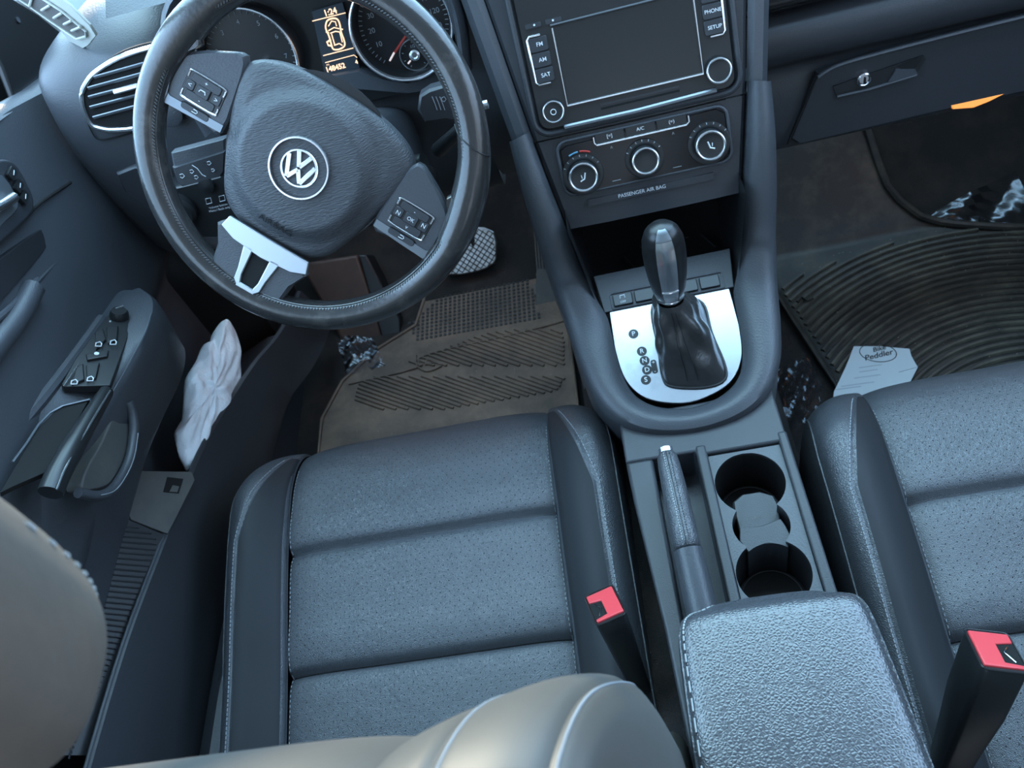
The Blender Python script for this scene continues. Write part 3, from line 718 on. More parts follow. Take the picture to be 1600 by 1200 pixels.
a=R(235); MB().tube([FK.p(gcu+.011*math.cos(a),gcv+.011*math.sin(a),-.006),FK.p(gcu+.017*math.cos(a),gcv+.017*math.sin(a),-.006)],.0012,6).build('needle',NEEDLT,gl)
MB().ring(FK,*FK.at(436,132,-.008),.0155,.0009,-.010,40,6).build('sub_dial',SATIN,gl)
ticks(FK,u2,v2,.050,.054,45,225,-45,gr,GREY)
for i,tx in enumerate(['','10','20','30','40','50','60','80','100','120','140','160']):
    a=R(228-270*i/11); text(tx,FK,u2+.040*math.cos(a),v2+.040*math.sin(a),.0085,GREY,gr,n=-.011)
hu,hv=FK.at(640,42,-.006)
MB().lathe(FK,hu,hv,[(.0095,-.012),(.0095,-.004),(.008,-.003),(.006,-.004),(0,-.004)],32).build('needle_hub',SATIN,gr)
MB().tube([FK.p(*FK.at(635,55,-.006),-.006),FK.p(*FK.at(617,82,-.006),-.006)],.0016,6).build('needle',NEEDLE,gr)
MB().tube([FK.p(*FK.at(616,82,-.006),-.006),FK.p(*FK.at(609,95,-.006),-.006)],.0012,6).build('needle_tip',NEEDLT,gr)
su,sv=FK.at(648,86,-.008)
sd=MB().ring(FK,su,sv,.0185,.0009,-.009,40,6).build('fuel_dial',SATIN,gr)
MB().lathe(FK,su,sv,[(.0065,-.012),(.0065,-.006),(.004,-.005),(.003,-.007),(0,-.007)],24).build('dial_hub',SATIN,sd)
ticks(FK,su,sv,.014,.016,9,235,-55,sd,GREY)
text('1/2',FK,su,sv+.010,.005,GREY,sd,n=-.010); text('1',FK,su+.013,sv-.006,.005,GREY,sd,n=-.010)
a=R(215); MB().tube([FK.p(su+.008*math.cos(a),sv+.008*math.sin(a),-.006),FK.p(su+.013*math.cos(a),sv+.013*math.sin(a),-.006)],.0010,6).build('needle_tip',NEEDLT,sd)
# display
dsp=FK.ats([(487,18),(535,4),(563,110),(510,128)],-.006)
dp=MB().prism(FK,dsp[::-1],-.012,-.006).build('display_screen',DISPBG,ic,label='lit multi-function display')
def dl(pxs,r=.0005,closed=False,nm='display_line'): MB().tube([FK.p(*FK.at(a,b,-.0055),-.0055) for a,b in pxs],r,5,closed=closed).build(nm,AMBER,dp)
dl([(488,33),(540,20)],.0006); dl([(505,87),(552,75)],.0006); dl([(508,98),(553,86),(558,90)],.0005)
u,v=FK.at(516,19,-.0055); text('1:24',FK,u,v,.0095,AMBER,dp,n=-.0055,bold=.0003)
u,v=FK.at(524,106,-.0055); text('148452',FK,u,v,.0085,AMBER,dp,n=-.0055,bold=.0003)
u,v=FK.at(512,101,-.0055); text('mi',FK,u,v,.004,AMBER,dp,n=-.0055)
u,v=FK.at(557,97,-.0055); text('4',FK,u,v,.006,AMBER,dp,n=-.0055,bold=.0003)
car=[(509,44),(511,33),(519,29),(527,30),(531,38),(533,50),(538,64),(538,72),(530,77),(521,77),(518,70),(514,56)]
dl([tuple(p) for p in sm2(car,3)],.0010,True,'car_symbol')
for L_ in ([(513,48),(522,43),(530,45)],[(513,41),(518,33),(524,34),(526,41)],[(516,52),(524,49),(531,50)],[(518,53),(523,70)],[(531,51),(535,66)],[(522,71),(530,68),(535,71)],[(509,50),(514,51)],[(532,45),(536,46)]): dl(L_,.0007,nm='car_symbol')
dl([(517,62),(511,66),(513,71),(519,72)],.0012,nm='open_door_symbol')
# ================================================================== CENTRE STACK
cs=empty('centre_stack',(0,.16,.58),'dark centre stack panel framing the radio and the climate panel','centre stack')
# backing plate and frames
hw=lambda v: lerp(.106,.1235,max(0,min(1,(v+.06)/.11))) if v<.05 else lerp(.1235,.136,(v-.05)/.10)
def plate(v0,v1,n,name,m,inset=.0):
    rows=[]
    for v in lin(v0,v1,8):
        h=hw(v)-inset; rows.append([FS.p(x,v,nn) for x,nn in ((-h,n-.03),(-h,n-.004),(-h+.004,n),(-h*.5,n+.003),(0,n+.004),(h*.5,n+.003),(h-.004,n),(h,n-.004),(h,n-.03))])
    return MB().loft(rows).build(name,m,cs)
plate(-.066,.044,-.004,'lower_fascia',SOFTD)
plate(.046,.275,-.004,'upper_fascia',SOFTD)
MB().tube([FS.p(-.124,.046,-.006),FS.p(0,.045,.0),FS.p(.124,.046,-.006)],.0012,6).build('fascia_gap',DARKVOID,cs)
ro=rrect(0,.115,.222,.135,.014)
MB().tube([FS.p(a,b,.001) for a,b in rrect(0,.1425,.236,.182,.018)],.0035,8,closed=True).build('radio_surround',SOFTD,cs)
MB().tube([FS.p(a,b,.004) for a,b in [(-.085,.056),(0,.0555),(.09,.058)]],.0030,8).build('chrome_ledge',SATIND,cs)
MB().tube([FS.p(a,b,.000) for a,b in rrect(0,.0075,.198,.064,.012)],.0020,8,closed=True).build('climate_surround',SOFT,cs)
MB().prism(FS,[(-.075,-.034),(.075,-.034),(.075,-.042),(-.075,-.042)][::-1],-.002,.0015).build('airbag_sign_panel',SOFTD,cs)
text('PASSENGER AIR BAG',FS,-.010,-.0375,.0062,WHITE,cs,n=.0022)
for s in (-1,1):
    MB().loft([[FS.p(s*(hw(v)+.001),v,-.006),FS.p(s*(hw(v)+.008),v,-.001),FS.p(s*(hw(v)+.018),v,-.003),FS.p(s*(hw(v)+.026),v,-.015),FS.p(s*(hw(v)+.03),v,-.05),FS.p(s*(hw(v)+.03),v,-.12)] for v in lin(.046,.275,10)]).build('stack_cheek',SOFT,cs)
# radio
ra=empty('car_radio',FS.p(0,.115,-.02),'in-dash car radio with dark touch screen and side buttons','radio')
MB().rbox(FS,0,.1425,.226,.172,.012,-.012,.0025,.002).build('faceplate',HARDP,ra)
scn=MB().prism(FS,[(-.075,.0805),(.0765,.0805),(.0765,.164),(-.075,.164)],.002,.004).build('screen',SCREEN,ra,label='dark touch screen')
MB().tube([FS.p(a,b,.0045) for a,b in [(-.0765,.163),(-.0765,.0785),(.078,.0785),(.078,.163)]],.0013,6).build('screen_frame',SATIN,scn)
MB().tube([FS.p(a,b,.0045) for a,b in [(-.078,.166),(.078,.166)]],.0011,6).build('screen_frame',SATIND,scn)
for s,lab,v0 in ((-1,('FM','AM','SAT'),.150),(1,('MEDIA','PHONE','SETUP'),.160)):
    cu=s*.0945+(0 if s<0 else .001)
    for k,tx in enumerate(lab):
        cv=v0-.0165*k-(0 if s<0 else .003)
        b=MB().rbox(FS,cu,cv,.0205,.0155,.002,.002,.0052,.0008).build('button',SOFTD,ra)
        text(tx,FS,cu+.001,cv,.0062 if s<0 else .0055,WHITE,b,n=.0056,bold=.00005)
    vb=v0-.0165*2-(0 if s<0 else .003)-.0092; vt=v0+.0095 if s<0 else .185
    e=s*.0118
    L_=[(cu-e*.4,vb),(cu+e*.75,vb),(cu+e,vb+.003),(cu+e,vt-.003),(cu+e*.75,vt),(cu-e*.3,vt)]
    MB().tube([FS.p(a,b,.004) for a,b in L_],.0013,6).build('silver_bracket',SATIN,ra)
def knob(F,cu,cv,r,par,name='knob',h=.012,ringm=SATIN,n=.002,txt=None,sk=1.0):
    k=MB().lathe(F,cu,cv,[(r*1.0,n-.002),(r*1.0,n+h*.8),(r*.95,n+h),(r*.9,n+h*.98),(r*.2,n+h*.97),(0,n+h*.97)],40).build(name,HARDP,par)
    MB().ring(F,cu,cv,r*.92,r*.10,n+h*.97,48,8).build('knob_ring',ringm,k,label='silver knob ring')
    return k
k=knob(FS,-.0935,.0765,.0125,ra,h=.009); MB().ring(FS,-.0935,.0765,.003,.0005,.0112,20,5).build('power_symbol',WHITE,k)
knob(FS,.0945,.079,.0140,ra,h=.011)
for q in (-.006,.006): MB().rbox(FS,-.085+q*1.9,.170,.018,.005,.001,.002,.0042,.0005).build('eject_button',SOFTD,ra)
for q in (-.085-.010,-.085+.011): MB().lathe(FS,q,.1705,[(.0012,.004),(.0012,.0048),(0,.0048)],12).build('symbol',WHITE,ra)
for q in (.071,.0665): MB().box(FS,-.040,.050,q-.0012,q+.0012,.002,.0030).build('disc_slot',SOFTD if q>.07 else DARKVOID,ra)
# climate control
cl=empty('climate_control',FS.p(0,0,-.02),'gloss black climate control panel with three silver-ringed knobs','climate control')
cpp=[(-.0955,.030),(-.088,.034),(.088,.037),(.0965,.030),(.0965,-.012),(.088,-.0235),(-.086,-.0245),(-.0955,-.016)]
MB().prism(FS,cpp[::-1],-.008,.0015,.001).build('faceplate',GLOSS,cl)
for i,(cu,cv) in enumerate(((-.0744,-.0025),(-.0006,.0001),(.0743,.0013))):
    r=.0172 if i!=1 else .0158
    MB().lathe(FS,cu,cv,[(r+.0075,.001),(r+.007,.004),(r+.002,.005),(r,.004)],48).build('dial_collar',HARDP,cl)
    k=knob(FS,cu,cv,r,cl,h=.015,n=.003)
    if i!=1:   # heated-seat symbol
        s=-1 if i==0 else 1
        MB().tube([FS.p(cu-s*.003,cv+.005,.0182),FS.p(cu-s*.001,cv-.002,.0182),FS.p(cu+s*.004,cv-.004,.0182)],.0009,5).build('seat_symbol',WHITE,k)
        MB().tube([FS.p(cu+s*.002,cv+.003,.0182),FS.p(cu+s*.0015,cv-.001,.0182)],.0005,5).build('seat_symbol',WHITE,k)
    mb=MB()
    for j in range(7):
        a=R(150-120*j/6) if i<2 else R(150-120*j/6)
        mb.tube([FS.p(cu+(r+.0045)*math.cos(a),cv+(r+.0045)*math.sin(a),.0052),FS.p(cu+(r+.007)*math.cos(a),cv+(r+.007)*math.sin(a),.0048)],.0005,4)
    mb.build('dial_marks',GREY,cl)
a0=-.0744; 
MB().ring(FS,-.0744,-.0025,.0272,.0011,.002,10,5,a0=R(62),a1=R(88)).build('warm_mark',REDP,cl); MB().ring(FS,-.0744,-.0025,.0272,.0010,.002,10,5,a0=R(92),a1=R(116)).build('cold_mark',BLUEP,cl)
for i,cu in enumerate((-.036,0,.036)):
    MB().rbox(FS,cu,.0345,.0345,.010,.001,.001,.0036,.0006).build('button',HARDP,cl)
    text(('[=]','A/C','(=)')[i],FS,cu,.035,.0055,WHITE,cl,n=.0042)
MB().tube([FS.p(a,b,.004) for a,b in [(-.0545,.0375),(-.0545,.0305),(-.052,.0275),(.052,.0275),(.0555,.0305),(.0555,.0375)]],.0011,6).build('silver_bracket',SATIN,cl)
for s in (-1,1):
    text('^',FS,s*.036,.020,.007,GREY,cl,n=.002); MB().tube([FS.p(s*.036-.006,-.018,.002),FS.p(s*.036+.004,-.018,.002)],.0004,4).build('mark',GREY,cl)
# ================================================================== CENTRE CONSOLE
cc=empty('centre_console',(0,-.15,.11),'grey-black plastic centre console between the front seats','console')
ST=[ # inner (x,y,z) / outer (x,y,z)
 ((.1265,.112,.690),(.152,.107,.686)),
 ((.118,.083,.640),(.150,.076,.640)),
 ((.108,.057,.585),(.146,.050,.585)),
 ((.100,.036,.530),(.140,.026,.532)),
 ((.088,.010,.492),(.134,-.002,.498)),
 ((.079,-.010,.475),(.130,-.028,.480)),
 ((.077,-.050,.460),(.124,-.066,.466)),
 ((.073,-.085,.449),(.114,-.105,.455)),
 ((.062,-.112,.441),(.095,-.138,.446)),
 ((.040,-.129,.436),(.064,-.161,.440)),
 ((.012,-.137,.434),(.022,-.172,.437))]
path=[(V(a),V(b)) for a,b in ST]
pi_=smoothpts([a for a,b in path]+[V((-a.x,a.y,a.z)) for a,b in path[::-1]],5); po_=smoothpts([b for a,b in path]+[V((-b.x,b.y,b.z)) for a,b in path[::-1]],5)
rows=[]
for a,b in zip(pi_,po_):
    d=b-a; up=V((0,-.35,.9)).normalized()
    if a.z>.52: up=V((0,-.8,.55)).normalized()
    h=.012
    dn=V((0,0,-1)) if a.z<.5 else V((0,.35,-.9))
    rows.append([a-up*.03,a-up*.004,a+up*.003,a+d*.15+up*h*.75,a+d*.4+up*h,a+d*.65+up*h*.85,a+d*.88+up*h*.3,b-up*.006,b+d*.03-up*.05+dn*.0,b+d*.02+V((0,.02,-.10)),V((b.x*.98,b.y+.04,min(b.z-.12,.33))),V((b.x*.98,b.y+.05,.11))])
MB().loft(rows).build('side_rail',SOFT,cc)
# rear body
def top(F,pts,n0,n1,name,m,par,b=.002): return MB().prism(F,pts,n0,n1).build(name,m,par,bevel=b)
FT=Fr((0,0,.432),(1,0,0),(0,1,0))
top(FT,[(-.056,-.196),(-.088,-.196),(-.086,-.25),(-.076,-.40),(-.07,-.60),(-.056,-.60)],-.30,.0,'console_side',SOFTD,cc,.004)
top(FT,[(.098,-.13),(-.088,-.13),(-.088,-.197),(-.006,-.197),(-.006,-.203),(.088,-.203),(.098,-.203)],-.30,.0,'console_deck',SOFTD,cc,.004)
top(FT,[(.007,-.19),(-.006,-.19),(-.008,-.60),(.004,-.60)],-.30,.001,'console_divider',SOFTD,cc,.003)
top(FT,[(.0995,-.19),(.088,-.19),(.091,-.60),(.103,-.60)],-.30,.001,'console_side',SOFTD,cc,.003)
top(FT,[(-.003,-.19),(-.056,-.19),(-.056,-.60),(-.003,-.60)],-.30,-.055,'brake_well',SOFTD,cc,.001)
top(FT,[(.10,-.60),(-.075,-.60),(-.075,-.90),(.10,-.90)],-.30,-.0,'console_rear',SOFTD,cc,.001)
# cup tray: plate with three overlapping round openings
CX,CY1,CY2,CYM,RC,RM=.0455,-.2465,-.3560,-.3000,.0385,.0305
def hw_cup(y):
    w=0
    for cy,r in ((CY1,RC),(CY2,RC),(CYM,RM)):
        if abs(y-cy)<r: w=max(w,math.sqrt(r*r-(y-cy)**2))
    return w
ys=[-.204]; y=CY1+RC
K=[]
n=150
ys=[-.2045]+[lerp(CY1+RC,CY2-RC,i/n) for i in range(n+1)]+[-.42]
tr=MB(); trw=MB()
for s in (-1,1):
    rows=[]; wl=[]
    for y in ys:
        x0=.0065 if s<0 else .0885
        xi=CX+s*hw_cup(y); rows.append([V((x0,y,.4275)),V((xi,y,.4275)),V((xi,y,.424))]); wl.append([V((xi,y,.424)),V((CX+s*hw_cup(y)*.97,y,.345))])
    tr.loft(rows); trw.loft(wl)
ct=tr.build('cup_tray',SOFT,cc,ang=50)
trw.build('cup_wall',BLACK,ct)
for cy in (CY1,CY2):
    MB().lathe(FT,CX,cy,[(.0372,-.080),(.0365,-.084),(0,-.085)],48).build('cup_floor',BLACK,ct)
    MB().ring(FT,CX,cy,0.034,.0008,-.078,40,5).build('cup_ring',SOFTD,ct)
    # coin-stepped saddle between the cups
sad=MB()
A=[(CX-.026,-.268),(CX-.020,-.276),(CX+.0225,-.276),(CX+.030,-.262)]
arc=[(CX+RC*.97*math.cos(a),CY1+RC*.97*math.sin(a)) for a in [R(d) for d in range(216,325,9)]]
sad.prism(FT,[(CX-.0235,-.272),(CX-.0225,-.296),(CX+.0225,-.296),(CX+.0265,-.272),(CX+.024,-.258),(CX+.01,-.250),(CX-.01,-.250),(CX-.022,-.258)],-.085,-.022,.002)
arc2=[(CX+RC*.93*math.cos(R(d)),CY2+RC*.93*math.sin(R(d))) for d in range(52,129,8)]
sad.prism(FT,[(CX+.0255,-.302),(CX+.028,-.315)]+arc2[0:]+[(CX-.026,-.312),(CX-.0225,-.2965),(CX+.0,-.2985),(CX+.0225,-.2935)],-.085,-.010,.001)
sad.build('cup_divider',SOFTD,ct,ang=30)
cb=MB()
for i in range(9): 
    a=random.random()*6.28; r=random.random()*.010; q=V((CX-.002+r*math.cos(a),-.283+r*.8*math.sin(a),.4105)); cb.add([q+V((.0006,0,0)),q+V((0,.0006,0)),q+V((-.0006,0,0)),q+V((0,0,.0006))],[(0,1,3),(1,2,3),(2,0,3),(0,2,1)])
cb.build('crumbs',CRUMB,ct,kind='stuff')
# passenger side: seat rail trim in the gap
gap=empty('seat_rail',(.125,-.30,.11),'black seat rail in the narrow gap between console and passenger seat','rail')
MB().box(Fr((.108,-.32,.30),(1,0,0),(0,1,0)),-.0025,.0035,-.16,.10,-.02,.03).build('rail_cover',SOFTD,gap,bevel=.001)
MB().box(Fr((.116,-.30,.26),(1,0,0),(0,1,0)),-.005,.012,-.16,.12,-.12,.0).build('rail_track',HARDP,gap,bevel=.002)
for y in (-.215,-.24,-.262): MB().tube([(.112,y,.275),(.122,y-.006,.28),(.126,y-.012,.272)],.003,8).build('cable_clip',HARDP,gap)
# storage tray ahead of the lever
MB().loft([[V((s*x,y,z)) for s in (-1,1)] for x,y,z in ((.104,.085,.60),(.100,.18,.60),(.096,.19,.48),(.094,.15,.452),(.090,.075,.452),(.082,.040,.470))]).build('storage_tray',BLACK,cc)
for s in (-1,1): MB().loft([[V((s*.105,.03,.60)),V((s*.085,.0,.46))],[V((s*.102,.19,.60)),V((s*.092,.19,.44))]]).build('tray_wall',HARDP,cc)
for k,(p0,p1) in enumerate((((975,402),(990,420)),((1095,365),(1118,385)),((1000,385),(1075,370)))):
    a,b=at(*p0,z=.458),at(*p1,z=.458); MB().tube([a,b],.002,6).build('tray_rib',HARDP,cc)
# gear plate
gp=[(-.0755,.0),(.0755,.0),(.077,-.05),(.073,-.086),(.060,-.112),(.038,-.128),(.0,-.1365),(-.038,-.128),(-.060,-.112),(-.073,-.086),(-.077,-.05)]
gp=[gp[0],gp[1]]+sm2(gp[2:],4,False)
pl=MB().prism(FC,gp[::-1],-.004,.0025).build('gear_plate',BRUSH,cc,bevel=.0008,label='brushed silver gear plate lettered P R N D S')
for tx,u,v in (('P',-.0509,-.0357),('R',-.0448,-.0606),('N',-.0437,-.0735),('D',-.0428,-.0860),('S',-.0465,-.0985)):
    b=MB().lathe(FC,u,v,[(.0062,.002),(.0062,.0029),(0,.0029)],28).build('letter_badge',BADGE,pl); text(tx,FC,u,v,.0085,WHITE,b,n=.0032,bold=.0001)
b=MB().rbox(FC,-.0335,-.0835,.0072,.018,.003,.002,.0029).build('plus_minus_badge',BADGE,pl); text('+',FC,-.0335,-.078,.0075,WHITE,b,n=.0032); text('-',FC,-.0335,-.0895,.0075,WHITE,b,n=.0032)
MB().box(FC,-.0372,-.0362,-.0845,-.083,.002,.0029).build('badge_link',SATIND,pl)
# switch row
sr=MB().prism(FC,[(-.082,.001),(.082,.001),(.088,.055),(-.088,.055)],-.006,.001).build('switch_bezel',SOFTD,cc,bevel=.001)
for i in range(5):
    cu=lerp(-.056,.054,i/4); b=MB().rbox(FC,cu,.0135,.0245,.0155,.0015,.0,.0045,.001).build('switch_button',HARDP,sr)
    if i==0:
        u,v=cu,.0155
        MB().tube([FC.p(u+a,v+b_,.005) for a,b_ in ((-.003,-.001),(-.003,.003),(.003,.003),(.003,-.001))],.0006,5).build('skid_symbol',WHITE,b); text('OFF',FC,cu,.0095,.0042,WHITE,b,n=.005)
MB().tube([FC.p(a,b_,.002) for a,b_ in rrect(0,.0135,.142,.022,.003)],.0008,5,closed=True).build('switch_frame',SOFT,sr)
# ---- selector
ge=empty('gear_selector',FC.p(.012,-.06,.0),'automatic gear selector with chrome-striped knob and wrinkled leather boot','gear lever')
bo=[(-.020,-.004),(.034,-.014),(.046,-.05),(.052,-.100),(.047,-.116),(.015,-.124),(-.012,-.118),(-.022,-.095),(-.030,-.055)]
bb=FC.ats([(1020,478),(1062,466),(1098,474),(1112,520),(1134,575),(1128,597),(1095,606),(1050,604),(1036,590),(1029,545)],.003)
bb=sm2(bb[::-1],5)
k=len(bb); c0=(sum(a for a,b in bb)/k,sum(b for a,b in bb)/k)
NECK=V((-.002,-.058,.548)); KT=V((.008,-.048,.655)); ax=(KT-NECK).normalized()
FN=Fr(NECK,(1,0,0),ax.cross(V((1,0,0))))
rows=[]
H=14
for j in range(H+1):
    t=j/H; row=[]
    for i,(a,b_) in enumerate(bb):
        base=FC.p(a,b_,.002); ang=math.atan2(b_-c0[1],a-c0[0])
        topp=FN.p(.0155*math.cos(ang),.0135*math.sin(ang),-.004)
        tt=t**.85
        p=base.lerp(topp,tt)
        out=(base-FC.p(*c0,.002)).normalized()
        bulge=.004*math.sin(PI*min(1,t*1.05))*(1-.3*t)
        wr=.0028*math.sin(PI*t)*(math.sin(ang*5+t*9)+.7*math.sin(ang*3-t*14+1.3)+.5*math.sin(ang*9+t*5))
        row.append(p+out*(bulge+wr)+V((0,0,.5*wr)))
    rows.append(row)
boot=MB().loft(rows,closed_row=True).build('boot',BOOT,ge,sub=1,label='wrinkled black leather boot')
idx=[min(range(k),key=lambda i: abs((bb[i][0]-c0[0])-dx)+ (10 if bb[i][1]>c0[1] else 0)) for dx in (-.006,.002)]
for i in idx:
    MB().tube([rows[j][i]+V((0,-.001,.0012)) for j in range(1,H)],.0006,5).build('boot_seam',BLACK,boot)
MB().tube([FC.p(a,b_,.0035) for a,b_ in bb],.0018,6,closed=True).build('boot_frame',HARDP,boot)
# knob: upright pear with grip flanks and a chrome spine facing the driver
L=(KT-NECK).length
prof=[(-.002,.0135,.0125),(.004,.0155,.0145),(.008,.0165,.016),(.020,.0195,.019),(.040,.0220,.0215),(.060,.0235,.0225),(.080,.0240,.0225),(.098,.0225,.0210),(.110,.0185,.0175),(.117,.012,.0115),(.1195,.004,.004),(.1198,.0003,.0003)]
prof=[(h*.90,a,b) for h,a,b in prof]
def kp(h,a,e=0):
    s=None
    for (h0,a0,b0),(h1,a1,b1) in zip(prof,prof[1:]):
        if h<=h1: 
            t=(h-h0)/(h1-h0); s=(lerp(a0,a1,t),lerp(b0,b1,t)); break
    if s is None: s=prof[-1][1:]
    return FN.p((s[0]+e)*math.cos(a),(s[1]+e)*math.sin(a),h)
hs=lin(-.0018,.1197*.9,44)
pts=[[kp(h,2*PI*i/40) for i in range(40)] for h in hs]
kn=MB().loft(pts,closed_row=True,caps=True).build('knob',KNOBL,ge,label='gear knob with a chrome spine')
# which side faces the driver's eye: -v
sa,sb=R(-108),R(-60)
MB().loft([[kp(h,lerp(R(-116),R(-66),i/10),.0009) for i in range(11)] for h in lin(.0,.097,30)]).build('knob_spine',SATIN,kn,label='chrome spine')
MB().loft([[kp(h,lerp(R(-116),R(-66),i/10),.0013) for i in range(11)] for h in lin(.097,.1066,6)]).build('knob_top_plate',SATIND,kn)
for h in (.005,.026): MB().tube([kp(h,lerp(R(-150),R(-20),i/12) if h<.01 else lerp(R(-116),R(-66),i/12),.0012) for i in range(13)],.0010,6).build('knob_band',CHROME,kn)
for a in (R(-118),R(-64)): MB().tube([kp(h,a,.0005) for h in lin(.0,.1,30)],.0007,5).build('knob_seam',BLACK,kn)
# ---- hand brake
hb=empty('hand_brake',(-.03,-.40,.40),'leather-wrapped hand brake lever with silver button beside the cup holders','hand brake')
T0,T1,T2=V((-.040,-.216,.472)),V((-.0375,-.333,.462)),V((-.034,-.44,.440))
MB().tube([T0,T0.lerp(T1,.08),T0.lerp(T1,.5),T1.lerp(T0,.03),T1],[.0105,.0125,.0140,.0150,.0145],20).build('grip',LEATHER,hb,sub=1)
g=hb.children[0]
dirn=(T0-T1).normalized()
MB().tube([T0-dirn*.002,T0+dirn*.0035,T0+dirn*.0048],[.0088,.0086,.0065],20).build('release_button',SATIN,hb,label='silver release button')
up=V((-.15,-.05,1)).normalized()
for off in (-.0035,.0035):
    sd=V((1,0,0))*off
    mb=MB()
    for i in range(34):
        a=T0.lerp(T1,.06+.90*i/34); b_=T0.lerp(T1,.06+.90*(i+.6)/34); r=lerp(.0126,.0151,i/34)
        mb.tube([a+sd+V((0,0,1))*(r*.97),b_+sd+V((0,0,1))*(r*.97)],.0005,5)
    mb.build('stitching',THREADL if off<0 else BLACK,g)
MB().tube([T0.lerp(T1,.05)+V((0,0,.0124)),T1+V((0,0,.0146))],.0007,5).build('grip_seam',BLACK,g)
MB().tube([T1+V((0,.001,0)),T1.lerp(T2,.3),T2],[.0150,.0158,.0165],20).build('sleeve',SOFT,hb)
# ================================================================== ARMREST
ar=empty('armrest',(.02,-.60,.43),'large pebbled black leather centre armrest in the foreground','armrest')
FA_=Fr((.021,-.425,.545),(1,0,0),(0,-1,.10))
rows=[]
def arm_row(t,y):
    pass
NA=48
secs=[]
for (yy,wd,hh,drop) in [(.012,.045,.0,-.035),(.003,.064,.0,-.018),(-.003,.074,.0,-.008),(-.012,.0800,.0,-.002),(-.03,.0835,.0,.0),(-.08,.086,.0,.002),(-.16,.089,.0,.004),(-.28,.093,.0,.006),(-.42,.096,0,.008)]:
    secs.append((yy,wd,drop))
for yy,wd,drop in secs:
    y=-.427+yy; z=.545+drop+(-.427-y)*.06; xc=.021
    row=[]
    cs_=[(-1.02,-.12),(-1.03,-.05),(-1.02,-.022),(-.985,-.008),(-.93,-.001),(-.8,.0025),(-.5,.005),(0,.006),(.5,.005),(.8,.0025),(.93,-.001),(.985,-.008),(1.02,-.022),(1.03,-.05),(1.02,-.12)]
    for a,b_ in cs_: row.append(V((xc+a*wd,y,z+b_ if b_>-.03 else max(.425,z+b_))))
    rows.append(row)
front=[V((p.x,p.y+.001 if i not in (0,14) else p.y,p.z)) for i,p in enumerate(rows[0])]
rr_=[smoothpts(r,4) for r in rows]
lowf=[V((p.x,p.y+.003,.432)) for p in rr_[0]]
cols=[smoothpts([lowf[j]]+[r[j] for r in rr_],5) for j in range(len(lowf))]
rows2=[[c[i] for c in cols] for i in range(len(cols[0]))]
arm=MB().loft(rows2).build('lid',LEATHERB,ar)
dashes(lambda s:(lambda L_:L_[min(len(L_)-1,int(s*100))].lerp(L_[min(len(L_)-1,int(s*100)+1)],s*100-int(s*100)) )([cols[15][i]+V((0,0,.001)) for i in range(6,len(cols[15]))]),0,.40,.012,.008,.0009).build('stitching',THREADL,arm)
js=[j for j in range(len(lowf))]
jl,jr=12,len(lowf)-13
for j in (jl,jr):
    pts=[cols[j][i] for i in range(8,len(cols[j]))]
    f=lambda s: pts[min(len(pts)-1,int(s))].lerp(pts[min(len(pts)-1,int(s)+1)],s-int(s))
    mb=MB(); s=0; tot=sum((b-a).length for a,b in zip(pts,pts[1:]))
    MB().tube([p+V((0,0,.0006)) for p in pts],.0016,6).build('edge_piping',LEATHERB,arm)
# ================================================================== BODY SHELL
FF=Fr((0,0,.10),(1,0,0),(0,1,0))
struct(MB().loft([[V((x,y,z)) for x in lin(-.80,.95,30)] for y,z in ((-1.0,.10),(-.5,.10),(0,.10),(.42,.10),(.5,.14),(.62,.26),(.70,.42),(.74,.60))]).build('floor',CARPET))
struct(MB().loft([[V((x,.745,z)) for x in (-.80,.95)] for z in (.3,.86)]).build('wall_front',CARPET))
# transmission tunnel flanks under the console
struct(MB().loft([[V((x,y,z)) for x,z in ((-.155,.10),(-.14,.22),(-.11,.32),(.11,.32),(.14,.22),(.165,.10))] for y in (-1.0,.05,.3,.6)]).build('trim_1',CARPET))
# left sill
struct(MB().loft([[V((x,y,z)) for x,z in ((-.80,.20),(-.712,.20),(-.700,.19),(-.690,.10))] for y in (-1.0,.35)]).build('trim_2',SOFTD))
# kick panels
struct(MB().loft([[V((-.815,y,z)) for z in (.08,.84)] for y in (-1.0,.745)]).build('wall_left',HARDP))
struct(MB().loft([[V((x,y,z)) for z in (.10,.62)] for x,y in ((-.80,.30),(-.71,.36),(-.70,.745))]).build('trim_5',HARDP))
struct(MB().loft([[V((.80,y,z)) for z in (.10,.86)] for y in (-1.0,.745)]).build('wall_right',CARPET))
MBF=MB()
# ================================================================== DRIVER DOOR
dr=empty('car_door',(-.74,-.25,.20),'black driver door panel with armrest, window switches and storage pocket','door')
def doorx(y,z):
    # lower part sits further out than the upper; slight barrel
    t=max(0,min(1,(z-.42)/.12)); t=t*t*(3-2*t)
    x=lerp(-.790,-.716,t)
    x-=.034*(max(0,z-.66)/.18)**1.4
    return x
def ztop(y): return interp([(-1,.85),(.10,.845),(.20,.825),(.30,.79),(.40,.765)],y)
MB().loft([[V((doorx(y,.2+(z-.2)/.8*(ztop(y)-.2)),y,.2+(z-.2)/.8*(ztop(y)-.2))) for y in lin(-.95,.40,44)] for z in lin(.20,1,50)]).build('door_panel',SOFT,dr)
MB().loft([[V((x,y,ztop(y)+z)) for x,z in ((-.744,-.002),(-.750,.006),(-.760,.009),(-.772,.008),(-.776,-.02))] for y in lin(-.95,.40,24)]).build('window_ledge',SOFT,dr)
FX=Fr((-.712,0,.6),(0,-1,0),(0,0,1))     # faces into the car (+x)
assert FX.n.x>0 or True
def onx(pxs,x): return [at(a,b,x=x) for a,b in pxs]
